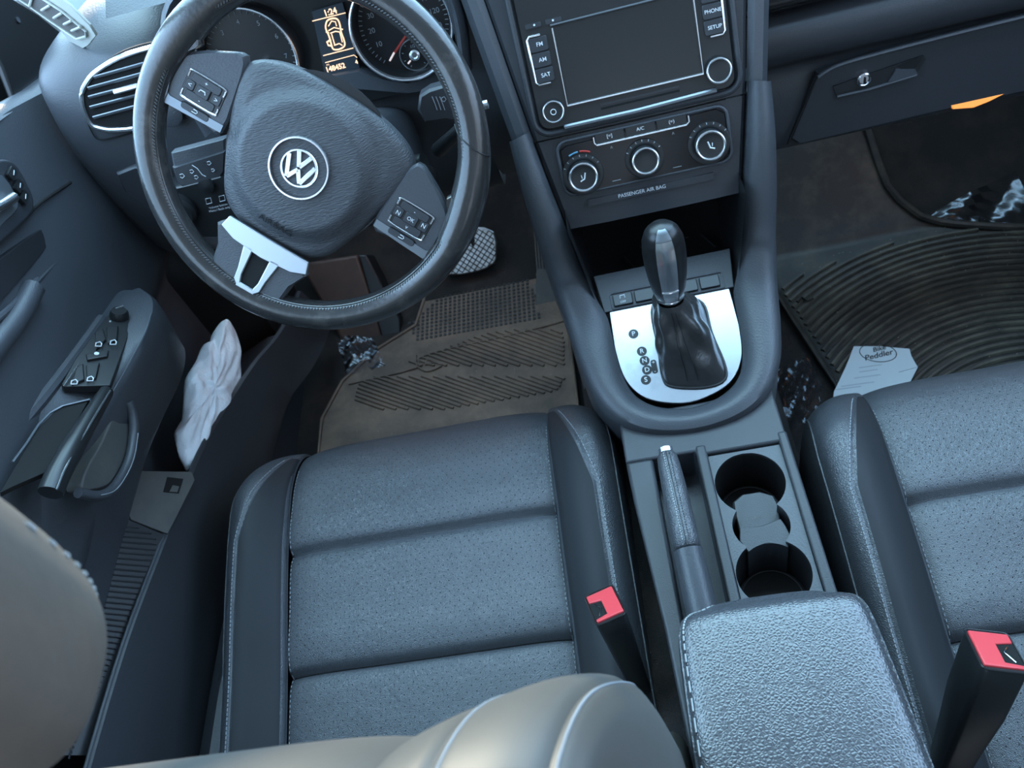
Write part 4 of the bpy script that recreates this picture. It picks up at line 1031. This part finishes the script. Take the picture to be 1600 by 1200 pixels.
# raised middle band with a long groove, door-pull recess and bezel
def xprism(pxs,x0,x1,name,m,par,bev=.002,rnd=0,**k):
    pts=onx(pxs,x1); F=Fr((x1,0,0),(0,1,0),(0,0,1)); l=[(p.y,p.z) for p in pts]
    if rnd: l=sm2(l,rnd)
    return MB().prism(F,l,0,(x0-x1)*F.n.x).build(name,m,par,bevel=bev,**k)
hb_=xprism([(-30,262),(-5,250),(15,250),(30,262),(50,300),(54,322),(46,340),(0,382),(-30,405)],-.76,-.716,'handle_bezel',SOFTD,dr,.004,3)
xprism([(-30,300),(-5,275),(8,278),(25,305),(28,325),(10,345),(-30,378)],-.76,-.7145,'handle_recess',SATIND,hb_,.001,3)
MB().tube(smoothpts(onx([(-30,335),(0,322),(22,308)],-.708),4),.006,10).build('door_handle',SATIN,hb_,label='silver door handle')
for cy in (271,291,308):
    p=onx([(17+(cy-271)*.5,cy)],-.7135)[0]; MB().rbox(Fr(p,(0,-1,0),(0,0,1)),0,0,.016,.010,.002,-.003,.003,.001).build('lock_button',HARDP,hb_)
    MB().tube([p+V((.004,-.003,-.001)),p+V((.004,.003,.001))],.0005,5).build('lock_symbol',WHITE,hb_)
xprism([(-30,432),(0,405),(58,362),(66,362),(71,380),(66,396),(0,472),(-30,500)],-.75,-.7225,'trim_recess',VINYL,dr,.003,3)
MB().tube(smoothpts(onx([(-30,520),(0,495),(30,468),(60,437)],-.719),4),.004,8).build('panel_edge',SOFT,dr)
MB().tube(smoothpts(onx([(55,445),(80,418),(105,390),(125,377),(140,378),(148,388)],-.722),5),.0018,8).build('panel_edge',SOFT,dr)
MB().tube(smoothpts(onx([(-30,570),(0,532),(28,495),(52,450)],-.718),5),.013,10).build('panel_roll',SOFT,dr)
MB().tube(smoothpts(onx([(-30,402),(0,375),(35,345),(62,318),(110,285)],-.724),5),.0022,8).build('panel_groove',DARKVOID,dr)
# mirror triangle
mt=xprism([(-40,-40),(12,-8),(60,22),(95,50),(118,78),(112,96),(98,113),(60,152),(30,172),(5,105),(-40,20)],-.778,-.768,'mirror_cover',HARDP,dr,.003)
MB().tube(smoothpts(onx([(68,108),(82,108),(92,102),(99,94)],-.766),4),.0012,6).build('tweeter_edge',SATIND,mt)
MB().lathe(Fr(onx([(28,31)],-.767)[0],(0,-1,0),(0,0,1)),0,0,[(.004,-.001),(.003,.002),(0,.0025)],16).build('cover_screw',SOFT,mt)
MB().tube(smoothpts(onx([(-20,50),(0,102),(15,135),(34,172)],-.775),4),.0045,8).build('window_seal',SEAL,dr,label='window seal coloured yellow for sunlight')
wg=at(-60,60,x=-.765); 
struct(MB().loft([[V((-.79,y,z)) for y in (-.95,.16)] for z in (.80,1.20)]).build('window_1',GLASS))
# ---- door armrest
LE=[V((-.712,.105,.592)),V((-.712,.085,.600)),V((-.714,.0,.622)),V((-.716,-.06,.638)),V((-.718,-.11,.652)),V((-.730,-.18,.668)),V((-.738,-.24,.68)),V((-.742,-.42,.70))]
RE=[V((-.690,.108,.588)),V((-.662,.075,.592)),V((-.652,.02,.598)),V((-.662,-.04,.601)),V((-.678,-.10,.603)),V((-.698,-.165,.604)),V((-.716,-.225,.606)),V((-.728,-.42,.61))]
LE=smoothpts(LE,5); RE=smoothpts(RE,5)
rows=[]
for a,b in zip(LE,RE):
    d=b-a; n=V((d.z,0,-d.x)).normalized(); n=n if n.z>0 else -n
    rows.append([a+V((-.02,0,.0)),a+n*.003,a+d*.15+n*.0035,a+d*.5+n*.001,a+d*.85+n*.003,b+n*.002,b+V((.003,0,-.006)),b+V((.001,0,-.03)),b+V((-.012,0,-.10)),V((-.735,b.y,b.z-.16))])
ar_=MB().loft(rows).build('door_armrest',SOFT,dr,label='door armrest with window switches')
MB().tube([a+V((.002,0,.003)) for a in LE[8:]],.0075,8).build('armrest_roll',SOFT,ar_)
MB().tube([b+V((.0,0,.003)) for b in RE[8:22]],.0012,6).build('armrest_edge',SATIND,ar_,label='worn edge with painted highlight')  # satin strip draws the highlight along the worn armrest edge
FA=Fr((-.680,-.02,.604),(1,0,-.42),(0,-1,.28)); FA=Fr((-.680,-.0,.610),(1,0,-.55),(0,-1,.24)) 
FA=Fr(FA.o,FA.u,FA.v)
if FA.n.z<0: FA=Fr(FA.o,-FA.u,FA.v)
def apx(pxs,n0,n1,name,m,par,bev=.001,**k):
    l=FA.ats(pxs,n1); return MB().prism(FA,l,n0,n1).build(name,m,par,bevel=bev,**k)
sw=apx([(168,492),(196,488),(208,505),(172,602),(100,604),(96,600),(118,560)],-.006,.004,'switch_panel',HARDP,ar_)
u,v=FA.at(186,487,.012); mk=MB().lathe(FA,u,v,[(.0115,.0),(.0115,.010),(.009,.014),(0,.014)],24).build('mirror_knob',HARDP,ar_)
MB().tube([FA.p(*FA.at(180,482,.0145),.0145),FA.p(*FA.at(192,478,.0145),.0145)],.0012,6).build('knob_mark',SATIN,mk)
for p in ((172,502),(184,500),(198,496)): MB().lathe(FA,*FA.at(*p,.005),[(.0012,.003),(.0012,.0055),(0,.006)],10).build('mirror_symbol',WHITE,sw)
for nm,quad,sy in (('window_switch',[(148,520),(161,512),(166,530),(150,545)],(154,538)),('window_switch',[(166,510),(185,508),(183,530),(168,536)],(177,535)),('window_switch',[(118,575),(130,567),(132,592),(112,600)],(116,597)),('window_switch',[(134,570),(156,566),(150,590),(136,594)],(141,592)),('child_lock_switch',[(134,553),(170,546),(168,556),(136,562)],(151,552))):
    b=apx(quad,.002,.0075,nm,HARDP,ar_,.0012)
    u,v=FA.at(*sy,.0085)
    if nm=='window_switch': MB().tube([FA.p(*FA.at(sy[0]+a,sy[1]+c,.0085),.0085) for a,c in ((-5,3),(-4,-2),(2,-4),(5,-1),(4,3))],.0008,5,closed=True).build('window_symbol',WHITE,b)
    else: MB().lathe(FA,u,v,[(.0028,.007),(.0028,.0085),(0,.009)],14).build('lock_symbol',WHITE,b)
MB().tube([FA.p(*FA.at(a,c,.007),.007) for a,c in ((99,603),(123,568))],.0008,5).build('switch_edge',SATIN,sw)
# cup recess beside the pull handle
cupr=apx([(60,668),(92,636),(140,622),(118,662),(92,702),(70,738),(20,760),(0,770)],-.004,.0025,'pull_recess',DARKVOID,ar_,.0005)
MB().tube([FA.p(*FA.at(a,c,.004),.004) for a,c in ((20,722),(42,692),(60,664),(78,645),(98,634),(140,624))],.0013,6).build('recess_rim',SATIND,cupr)
ph=[]
for (cx,cy,w,n) in ((166,606,12,.008),(150,632,15,.012),(128,668,18,.014),(108,702,20,.014),(90,735,20,.012),(78,764,19,.008)):
    u,v=FA.at(cx,cy,n); ph.append((u,v,w/1450,n))
pts=[FA.p(u,v,n-.006) for u,v,w,n in ph]
gh=MB().tube(smoothpts(pts,4),[lerp(.008,.0125,min(1,i/12)) for i in range(len(smoothpts(pts,4)))],14).build('grab_handle',HARDP,ar_,label='scuffed grab handle')
MB().tube([FA.p(*FA.at(a,c,.021),.0165) for a,c in ((172,606),(156,632),(135,668),(114,702),(98,735),(88,760))],.0011,6).build('handle_wear_highlight',SATIN,gh)  # satin line paints the highlight on the handle's worn edge
# fabric-lined bowl under the handle
bw=[(200,628),(207,648),(209,678),(203,715),(190,745),(172,768),(150,775),(122,770)]
bx=[at(a,b,x=-.672) for a,b in bw]
bwm=MB().tube(smoothpts(bx,5),.006,10).build('bowl_rim',SOFT,dr)
xprism([(196,640),(203,680),(196,715),(182,742),(166,760),(130,765),(135,735),(160,690),(178,650)],-.70,-.679,'bowl_floor',DUSTP,dr,.002,3)
MB().tube(smoothpts([p+V((.006,0,0)) for p in bx[2:7]],5),.0006,5).build('bowl_stitching',THREAD,bwm)
# ---- map pocket
RM_=smoothpts([V((-.64,.40,.25)),V((-.645,.33,.265)),V((-.655,.26,.285)),V((-.672,.19,.31)),V((-.688,.10,.335)),V((-.698,0,.365)),V((-.702,-.10,.388)),V((-.705,-.20,.408)),V((-.708,-.36,.435)),V((-.71,-.60,.45)),V((-.71,-.90,.45))],5)
rows=[[p+V((-.014,0,-.02)),p+V((-.010,0,-.001)),p+V((-.004,0,.003)),p+V((.001,0,.0)),p+V((.012,.0,-.04)),V((p.x+.02,p.y,p.z-.10)),V((p.x+.01,p.y,.20))] for p in RM_]
mp=MB().loft(rows).build('map_pocket',SOFTD,dr)
MB().tube([p+V((-.004,0,.002)) for p in RM_[24:]],.0028,8).build('pocket_rim',SOFT,mp)
# ribbed rubber liner and the dusty end of the pocket
rl=[];
RIB=MAT=None
lin0=[(150,790),(262,838),(232,905),(205,965),(180,1030),(160,1100),(100,1100),(100,790)]
Fp=Fr((-.735,-.22,.45),(0,1,0),(-.55,0,.83)); 
if Fp.n.x<0: Fp=Fr((-.735,-.22,.45),(0,-1,0),(-.55,0,.83))
l=Fp.ats([(120,770),(150,796),(200,812),(262,838),(232,905),(205,965),(180,1030),(165,1180),(60,1180),(60,770)])
MB().prism(Fp,l,-.004,0).build('pocket_liner',BLACK,mp)
rb=MB()
for i in range(44):
    y0=812+i*8.6
    xr=262-(y0-838)*.43 if y0>838 else 262-(838-y0)*2.2
    rb.tube([Fp.p(*Fp.at(110,y0-6,.001),.0008),Fp.p(*Fp.at(min(xr,250)-6,y0+6-2,.001),.0008)],.0011,5)
rb.build('liner_ribs',SOFTD,mp)
ce=Fp.ats([(205,735),(300,737),(305,750),(270,820),(262,834),(205,812),(195,790)],.002)
pe=MB().prism(Fp,ce,-.003,.002).build('pocket_end',DUSTP,mp,bevel=.001)
MB().prism(Fp,Fp.ats([(262,745),(287,748),(280,770),(256,768)],.004),.001,.0035).build('square_hole',DARKVOID,pe)
MB().prism(Fp,Fp.ats([(270,758),(280,760),(277,769),(265,768)],.005),.001,.005).build('clip',DUSTP,pe)
MB().box(Fr(at(290,1003,x=-.695),(0,1,0),(0,0,1)),-.006,.006,-.012,.012,-.002,.002).build('door_reflector',MATS['red_buckle_plastic'],dr,label='small red reflector')
# ================================================================== A-PILLAR, WINDSHIELD, BONNET
ap=[(18,-12),(72,-12),(110,14),(140,45),(154,68),(140,78),(118,80),(95,50),(60,22)]
pil=empty('pillar_trim',(-.70,.33,.82),'pale grey windshield pillar trim with a slotted demister vent in the top-left corner','pillar')
FPi=Fr((-.70,.32,.83),(0,-1,0),(-.1,.1,1))
FPi=Fr((-.70,.32,.83),(.75,-.66,0),(-.12,-.08,1))
l=FPi.ats([(-30,-45),(15,-15),(60,18),(95,48),(114,72),(122,80),(138,72),(150,56),(140,40),(110,10),(80,-12),(30,-50)])
MB().prism(FPi,l,-.003,0,.001).build('trim_panel',PILLAR,pil)
sl=FPi.ats([(30,-14),(128,52),(132,56),(130,62),(118,60),(40,8),(12,-14)],.001)
vt=MB().prism(FPi,FPi.ats([(25,-18),(60,-6),(95,20),(133,50),(133,57),(120,60),(75,30),(45,8),(10,-14)],.001),-.004,.001).build('demister_vent',DUSTP,pil)
MB().tube([FPi.p(*FPi.at(a,b,.002),.002) for a,b in ((25,-18),(60,-6),(97,18),(134,49),(134,57),(120,61),(75,31),(45,9),(10,-14))],.0016,6,closed=True).build('vent_frame',PILLAR,vt)
for a,b in (((50,-3),(46,10)),((78,8),(65,16)),((97,20),(84,28)),((112,32),(100,38)),((126,42),(112,48))):
    MB().tube([FPi.p(*FPi.at(*a,.003),.003),FPi.p(*FPi.at(*b,.003),.003)],.0016,6).build('vent_bar',PILLAR,vt)
struct(MB().loft([[V((x,y,z)) for x in lin(-.70,.80,6)] for y,z in ((.66,.85),(.40,1.05),(.05,1.24))]).build('window_2',GLASS))
xprism([(40,-60),(60,-10),(95,15),(125,48),(140,72),(156,80),(190,60),(260,-10),(260,-60)],-.80,-.760,'pillar_base',HOODP,pil,.002)  # cyan-white colour holds a reflection along with the pale trim base
bn=MB().loft([smoothpts([V((x,y,z)) for x,z in ((-.95,.55),(-.85,.74),(-.5,.80),(.5,.80),(.9,.74))],4) for y in (.72,1.0,1.5)]).build('bonnet',HOODP); tag(bn,'pale car bonnet seen through the windshield','bonnet')
# ================================================================== PEDALS, FOOTREST
FB=Fr((-.305,.485,.165),(1,0,0),(0,.62,.78))
bp=empty('brake_pedal',(-.31,.50,.15),'worn rubber and metal brake pedal with a cross-hatched pad below the wheel','pedal')
pq=FB.ats([(700,430),(690,412),(735,378),(740,355),(772,362),(776,395),(772,412),(745,425)])
pd=MB().prism(FB,sm2(pq[::-1],2),-.008,.0).build('pedal_pad',METAL,bp,bevel=.003)
gr_=MB()
us=[a for a,b in pq]; vs2=[b for a,b in pq]; cu,cv=sum(us)/8,sum(vs2)/8
def inside(p,poly):
    x,y=p; c=False
    for (a,b),(d,e) in zip(poly,poly[1:]+poly[:1]):
        if (b>y)!=(e>y) and x<(d-a)*(y-b)/(e-b)+a: c=not c
    return c
def clipseg(a,b,poly,n=60):
    seg=[];out=[]
    for i in range(n+1):
        p=(lerp(a[0],b[0],i/n),lerp(a[1],b[1],i/n))
        if inside(p,poly): seg.append(p)
        else:
            if len(seg)>1: out.append((seg[0],seg[-1]))
            seg=[]
    if len(seg)>1: out.append((seg[0],seg[-1]))
    return out
for k in range(-6,7):
    for d in (1,-1):
        a=(cu-.08+k*.0125,cv-.08*d); b=(cu+.08+k*.0125,cv+.08*d)
        for s,e in clipseg(a,b,pq): gr_.tube([FB.p(*s,.0005),FB.p(*e,.0005)],.0011,5)
gr_.build('pad_ribs',PEDR,pd)
MB().tube([FB.p(cu,cv,-.01),(-.31,.60,.35),(-.31,.62,.5)],.008,8).build('pedal_arm',HARDP,bp)
acx=empty('accelerator_pedal',(-.20,.42,.11),'dusty tall accelerator pedal beside the console','pedal')
FAc=Fr((-.205,.43,.16),(1,0,0),(0,.75,.66))
aq=FAc.ats([(833,350),(848,345),(866,380),(873,440),(878,488),(836,497),(838,420)])
apd=MB().prism(FAc,aq[::-1],-.012,.0).build('pedal_pad',DUSTP,acx,bevel=.003)
MB().box(Fr((-.205,.39,.10),(1,0,0),(0,1,0)),-.015,.015,.0,.03,-.002,.025).build('pedal_hinge',DUSTP,acx,bevel=.003)
rb=MB()
for i in range(7):
    x0=838+i*4.6; rb.tube([FAc.p(*FAc.at(x0-2,360+i*2,.001),.0008),FAc.p(*FAc.at(x0+3,420,.001),.0008)],.0011,5)
rb.build('pad_ribs',PEDR,apd)
# dead pedal / footrest
ft=empty('footrest',(-.60,.45,.11),'dusty brown footrest left of the pedals','footrest')
FFo=Fr((-.60,.46,.17),(1,0,0),(0,.70,.70))
q1=FFo.ats([(500,405),(560,398),(600,545),(530,520)]);
MB().prism(FFo,FFo.ats([(468,412),(558,398),(582,470),(606,560),(536,540),(500,470)])[::-1],-.03,.0).build('footrest_pad',FOOTR,ft,bevel=.006)
MB().prism(FFo,FFo.ats([(560,398),(572,398),(625,498),(628,560),(606,562)],.002)[::-1],-.06,.002).build('footrest_side',BLACK,ft,bevel=.003)
# ================================================================== MATS
FM=Fr((0,0,.112),(1,0,0),(0,1,0))
dm=empty('floor_mat',(-.40,.25,.10),'dirty brown rubber floor mat in the driver footwell','floor mat','front footwell mats')
dq=[(-.64,.04),(-.64,.20),(-.605,.28),(-.535,.345),(-.46,.385),(-.44,.46),(-.38,.50),(-.28,.515),(-.235,.515),(-.222,.47),(-.205,.44),(-.19,.42),(-.165,.32),(-.165,.04)]
MB().prism(FM,[(a,b) for a,b in dq][::-1],-.010,.0).build('mat_base',RUBBER,dm,bevel=.002)
mb_=dm.children[0]
MB().tube([FM.p(a,b,.001) for a,b in dq],.0035,8,closed=True).build('mat_rim',RUBBER,mb_)
# lattice of small square cells
lat=MB(); lq=FM.ats([(640,505),(720,432),(825,425),(845,500),(740,520),(650,535)])
stp=.0095
ulo,uhi=min(a for a,b in lq),max(a for a,b in lq); vlo,vhi=min(b for a,b in lq),max(b for a,b in lq)
q_=FM.at(640,505); e1=V((*FM.at(845,500),0))-V((*FM.at(650,535),0)); e1=e1.normalized(); e2=V((-e1.y,e1.x,0))
for i in range(-6,42):
    for j in range(-30,30):
        p=V((*q_,0))+e1*(i*.0092)+e2*(j*.0092)
        if inside((p.x,p.y),lq): lat.prism(FM,rrect(p.x,p.y,.0058,.0058,.0015,2),.0005,.0014)
lat.build('mat_cells',BLACK,mb_)
# slanted ribs in the lower part, in two fans
ribs=MB()
poly=FM.ats([(560,600),(650,560),(760,520),(880,505),(885,590),(870,612),(700,640),(540,670)])
for k in range(26):
    x0=540+k*19
    for s,e in clipseg(FM.at(x0-40,515),FM.at(x0+120,572),poly,60)+clipseg(FM.at(x0-90,588),FM.at(x0+60,640),poly,60): ribs.tube([FM.p(*s,.001),FM.p(*e,.001)],.0028,6)
ribs.build('mat_ribs',RUBBER,dm)
for L_ in ([(545,600),(650,575),(655,560),(700,545),(790,525),(850,510),(885,500)],[(650,555),(652,572),(668,580),(690,572)],[(668,560),(665,570),(678,566),(690,570)]):
    MB().tube(smoothpts([FM.p(*FM.at(a,b,.002),.002) for a,b in L_],4),.0018,6).build('mat_ridge',RUBBER,mb_)
pm=empty('floor_mat',(.40,.20,.10),'black rubber floor mat with curved ribs in the passenger footwell, under the receipt','floor mat','front footwell mats')
def mpt(x,y,dz=0):      # the mat climbs the toe board beyond y=.37
    k=.372; 
    if y<=k: return V((x,y,.112+dz))
    t=(y-k); a=min(1,t/.03); return V((x,k+t*.80,.112+t*.62*lerp(.5,1,a)+dz))
pout=[(.262,.02),(.198,.335),(.190,.42),(.172,.60),(.40,.62),(.425,.56),(.432,.50),(.440,.455),(.455,.425),(.48,.395),(.53,.365),(.60,.335),(.70,.30),(.70,.0)]
rows=[]
def xr(y): # right limit
    t=[(0,.70),(.30,.70),(.335,.60),(.365,.53),(.395,.48),(.425,.455),(.455,.440),(.50,.432),(.56,.425),(.62,.40)]
    return interp(t,y)
def xl(y): return interp([(0,.266),(.335,.198),(.42,.19),(.62,.172)],y)
yy=lin(0,.62,60)
MB().loft([[mpt(lerp(xl(y),xr(y),i/20),y) for i in range(21)] for y in yy]).build('mat_base',RUBBERP,pm,solid=.006)
pb=pm.children[0]
edge=[mpt(xl(y),y,.002) for y in yy]+[mpt(xr(y),y,.002) for y in yy[::-1]]
MB().tube([mpt(xr(y)+.0,y,.004) for y in yy if y>.29],.007,8).build('mat_rim',RUBBERP,pb)
MB().tube([mpt(xl(y),y,.002) for y in yy],.004,8).build('mat_rim',RUBBERP,pb)
ribs=MB(); C0=(.51,-.12); r=.16
while r<.56:
    seg=[]
    for d in range(0,361):
        a=R(190-d*.5*1.0); x=C0[0]+r*math.cos(a); y=C0[1]+r*math.sin(a)
        ok=y>.005 and x>xl(y)+.012 and x<xr(y)-.02 and y<.372 and not(y>.33-.0*x and x<.24) and (x<.43 or y<.30+.0*x or r<.47) and y<.315+(x-.25)*.25
        if ok: seg.append(mpt(x,y,.0012))
        else:
            if len(seg)>4: ribs.tube(seg[::3]+[seg[-1]],.0042,6)
            seg=[]
    if len(seg)>4: ribs.tube(seg[::3]+[seg[-1]],.0042,6)
    r+=.0132
ribs.build('mat_ribs',RIBP,pb)
cm=MB()
for i in range(260):
    if i<90: x,y,z0=random.uniform(-.58,-.18),random.uniform(.08,.36),.113
    else: x,y,z0=random.uniform(.24,.62),random.uniform(.06,.36),.116
    q=V((x,y,z0)); s=random.uniform(.0004,.0012)
    cm.add([q+V((s,0,0)),q+V((0,s,0)),q+V((-s,-s*.5,0)),q+V((0,0,s))],[(0,1,3),(1,2,3),(2,0,3),(0,2,1)])
tag(cm.build('crumbs',CRUMB,None,smooth=False),'tiny pale crumbs scattered over the two floor mats','crumbs',kind='stuff')
MB().tube([FM.p(*FM.at(a,b,.006),.006) for a,b in ((1246,472),(1252,464),(1262,470),(1270,466))],.003,6).build('mat_anchor',RUBBERP,pm)
# ================================================================== RECEIPT, BAG, FILM
FR=Fr((.33,.09,.124),(1,0,0),(0,1,0))
rc=empty('receipt',(.33,.10,.12),'white printed paper receipt with an oval logo lying on the passenger mat','receipt')
rq=FR.ats([(1303,612),(1322,572),(1334,541),(1374,541),(1421,545),(1424,556),(1434,574),(1400,640),(1300,640)])
FRn=FR if FR.n.z>0 else FR
nx,ny=24,24
pp=MB().prism(FR,rq[::-1],-.0004,.0).build('paper_sheet',PAPER,rc)
def oval(cx,cy,rx,ry,rot,F,m,par,r=.0006):
    c=math.cos(rot); s=math.sin(rot)
    MB().tube([F.p(*F.at(cx+rx*math.cos(t)*c-ry*math.sin(t)*s,cy+rx*math.cos(t)*s+ry*math.sin(t)*c,.0006),.0006) for t in [2*PI*i/40 for i in range(40)]],r,5,closed=True).build('logo_oval',m,par)
oval(1372,551,29,14,R(6),FR,INK,pp)
u,v=FR.at(1373,545,.0006); text('Bike',FR,u,v,.012,INK,pp,n=.0006,rot=R(4),shear=.3,bold=.0002)
u,v=FR.at(1372,555,.0006); text('Peddler',FR,u,v,.0145,INK,pp,n=.0006,rot=R(4),shear=.3,bold=.0002)
for k,(px,py,w) in enumerate(((1360,572,.035),(1357,579,.028),(1355,588,.04),(1340,600,.05),(1325,606,.04))):
    u,v=FR.at(px,py,.0006); MB().box(FR.sub(u,v,0,R(-3)),-w/2,w/2,-.0007,.0007,.0,.0004).build('print_line',LINT,pp)
fo=FR.ats([(1418,552),(1434,574),(1404,582)]); MB().prism(FR,fo[::-1],.0002,.0012).build('folded_corner',PAPER,pp)
# bag in the door pocket
bg=empty('plastic_bag',(-.71,.05,.36),'crumpled white plastic bag stuffed in the door pocket','bag')
bo_=[(355,497),(372,520),(375,560),(372,612),(352,660),(331,690),(316,712),(299,735),(289,724),(281,695),(279,672),(291,655),(294,600),(300,578),(314,558),(322,536),(334,530),(341,512)]
Fb=Fr((-.722,.05,.39),(0,-1,0),(-.30,0,.95))
if Fb.n.x<0: Fb=Fr((-.722,.05,.39),(0,1,0),(-.30,0,.95))
bl=sm2(Fb.ats(bo_,0),3); k=len(bl); c0=(sum(a for a,b in bl)/k,sum(b for a,b in bl)/k)
rows=[]
rnd=random.Random(3)
for j,(s,h) in enumerate([(.97,-.016),(1.0,-.006),(.99,.0),(.93,.006),(.82,.010),(.68,.013),(.52,.014),(.36,.015),(.2,.015),(.05,.015)]):
    row=[]
    for i,(a,b) in enumerate(bl):
        an=i/k*2*PI; w=.0035*math.sin(an*7+j*.9)+.003*math.sin(an*13-j*1.7)+.002*math.sin(an*23+j*2.1)+rnd.uniform(-.001,.001)
        row.append(Fb.p(c0[0]+(a-c0[0])*s,c0[1]+(b-c0[1])*s,h+w*min(1,j/2)))
    rows.append(row)
MB().loft(rows,closed_row=True,caps=True).build('bag_body',BAG,bg,sub=1,ang=180)
# clear plastic films
def filmsheet(name,F,pxs,label,amp=.006,seed=1):
    l=F.ats(pxs); rnd=random.Random(seed); nx=26; vs=[];
    us=[a for a,b in l]; vv=[b for a,b in l]
    quad=[V((*l[0],0)),V((*l[1],0)),V((*l[2],0)),V((*l[3],0))]
    rows=[]
    ph=[rnd.uniform(0,6) for _ in range(6)]
    for j in range(nx+1):
        row=[]
        for i in range(nx+1):
            s,t=i/nx,j/nx; p=quad[0].lerp(quad[1],s).lerp(quad[3].lerp(quad[2],s),t)
            h=amp*(math.sin(s*9+ph[0]+t*4)+.7*math.sin(t*13+ph[1]+s*5)+.6*abs(math.sin((s+t)*11+ph[2]))+.5*abs(math.sin((s-t)*15+ph[3])))
            row.append(F.p(p.x,p.y,h*.6+amp))
        rows.append(row)
    o=MB().loft(rows).build(name,FILM,None); tag(o,label,'plastic film','clear plastic floor wrap')
filmsheet('plastic_film',Fr((.18,.0,.13),(1,0,0),(0,1,0)),[(1200,590),(1262,560),(1290,650),(1215,690)],'clear crinkled plastic film in the gap beside the console, left of the passenger mat',seed=2)
filmsheet('plastic_film',Fr((.62,.42,.118),(1,0,0),(0,.9,.3)),[(1440,342),(1585,270),(1640,410),(1510,378)],'clear crinkled plastic film at the far right of the passenger footwell',.006,5)
filmsheet('plastic_film',Fr((-.56,.36,.125),(1,0,0),(0,.9,.25)),[(525,525),(585,530),(605,575),(545,590)],'clear crinkled plastic film at the foot of the footrest, left of the driver mat',.006,9)
# roof lining and rear of the cabin, with the windshield and side windows left open to the sky
HEADL=mat('headlining',(.5,.5,.48),.9)
struct(MB().loft([[V((x,y,1.385+.02*math.cos(x*1.6)+dz)) for x in lin(-.74,.82,16)] for y,dz in ((.02,-.035),(-.04,-.01),(-.3,.03),(-.9,.05),(-1.6,.03),(-1.9,-.03))]).build('ceiling',HEADL))
struct(MB().loft([[V((x,-1.95,z)) for x in (-.80,.85)] for z in (.1,.95)]).build('wall_rear',CARPET))
for sx in (-1,1):
    struct(MB().loft([[V((sx*.80+(.04 if sx>0 else 0),y,z)) for y in (-1.95,-1.0)] for z in (.1,.85)]).build('wall_side',CARPET))
    struct(MB().tube([V((sx*.79+.02,-.86,.80)),V((sx*.76+.02,-.90,1.1)),V((sx*.72+.02,-.92,1.40))],.045,8).build('trim_3',PILLAR))
    struct(MB().tube([V((sx*.75+.02,.46,.90)),V((sx*.74+.02,.25,1.15)),V((sx*.70+.02,.0,1.36))],.03,8).build('trim_4',PILLAR))
# ================================================================== LIGHT
def point(name,loc,col,w,r):
    l=bpy.data.lights.new(name,'POINT'); l.color=col; l.energy=w; l.shadow_soft_size=r
    o=bpy.data.objects.new(name,l); o.location=loc; COL.objects.link(o); return o
point('passenger_footwell_bulb',(.50,.30,.47),(1,.42,.15),.22,.02)
point('driver_footwell_bulb',(-.42,.42,.50),(1,.45,.2),.45,.02)
w=bpy.data.worlds.new('sky'); sc.world=w; w.use_nodes=True; nt=w.node_tree; bgn=nt.nodes['Background']
tc=nt.nodes.new('ShaderNodeTexCoord')
dp_=nt.nodes.new('ShaderNodeVectorMath'); dp_.operation='DOT_PRODUCT'; dp_.inputs[1].default_value=(-.22,.62,.70); nt.links.new(tc.outputs['Generated'],dp_.inputs[0])
rp_=nt.nodes.new('ShaderNodeValToRGB'); el=rp_.color_ramp.elements; el[0].position=.0; el[0].color=(.07,.075,.085,1); el[1].position=1; el[1].color=(.50,.80,1.0,1)
for p_,c_ in ((.30,(.16,.19,.23,1)),(.60,(.30,.46,.68,1)),(.82,(.42,.68,1.0,1))):
    e=el.new(p_); e.color=c_
mr=nt.nodes.new('ShaderNodeMapRange'); mr.inputs['From Min'].default_value=-1; mr.inputs['From Max'].default_value=1; nt.links.new(dp_.outputs['Value'],mr.inputs['Value'])
nt.links.new(mr.outputs[0],rp_.inputs['Fac']); nt.links.new(rp_.outputs['Color'],bgn.inputs['Color']); bgn.inputs['Strength'].default_value=10
sn=bpy.data.lights.new('sun','SUN'); sn.color=(1,.80,.55); sn.energy=5.5; sn.angle=R(3); so=bpy.data.objects.new('sun',sn); COL.objects.link(so)
dirv=V((.45,-1,-.10)).normalized(); so.rotation_euler=dirv.to_track_quat('-Z','Y').to_euler()
if 1: pass
vs=sc.view_settings; vs.view_transform='Standard'; vs.look='None'; vs.gamma=1; vs.exposure=.0; vs.use_curve_mapping=False
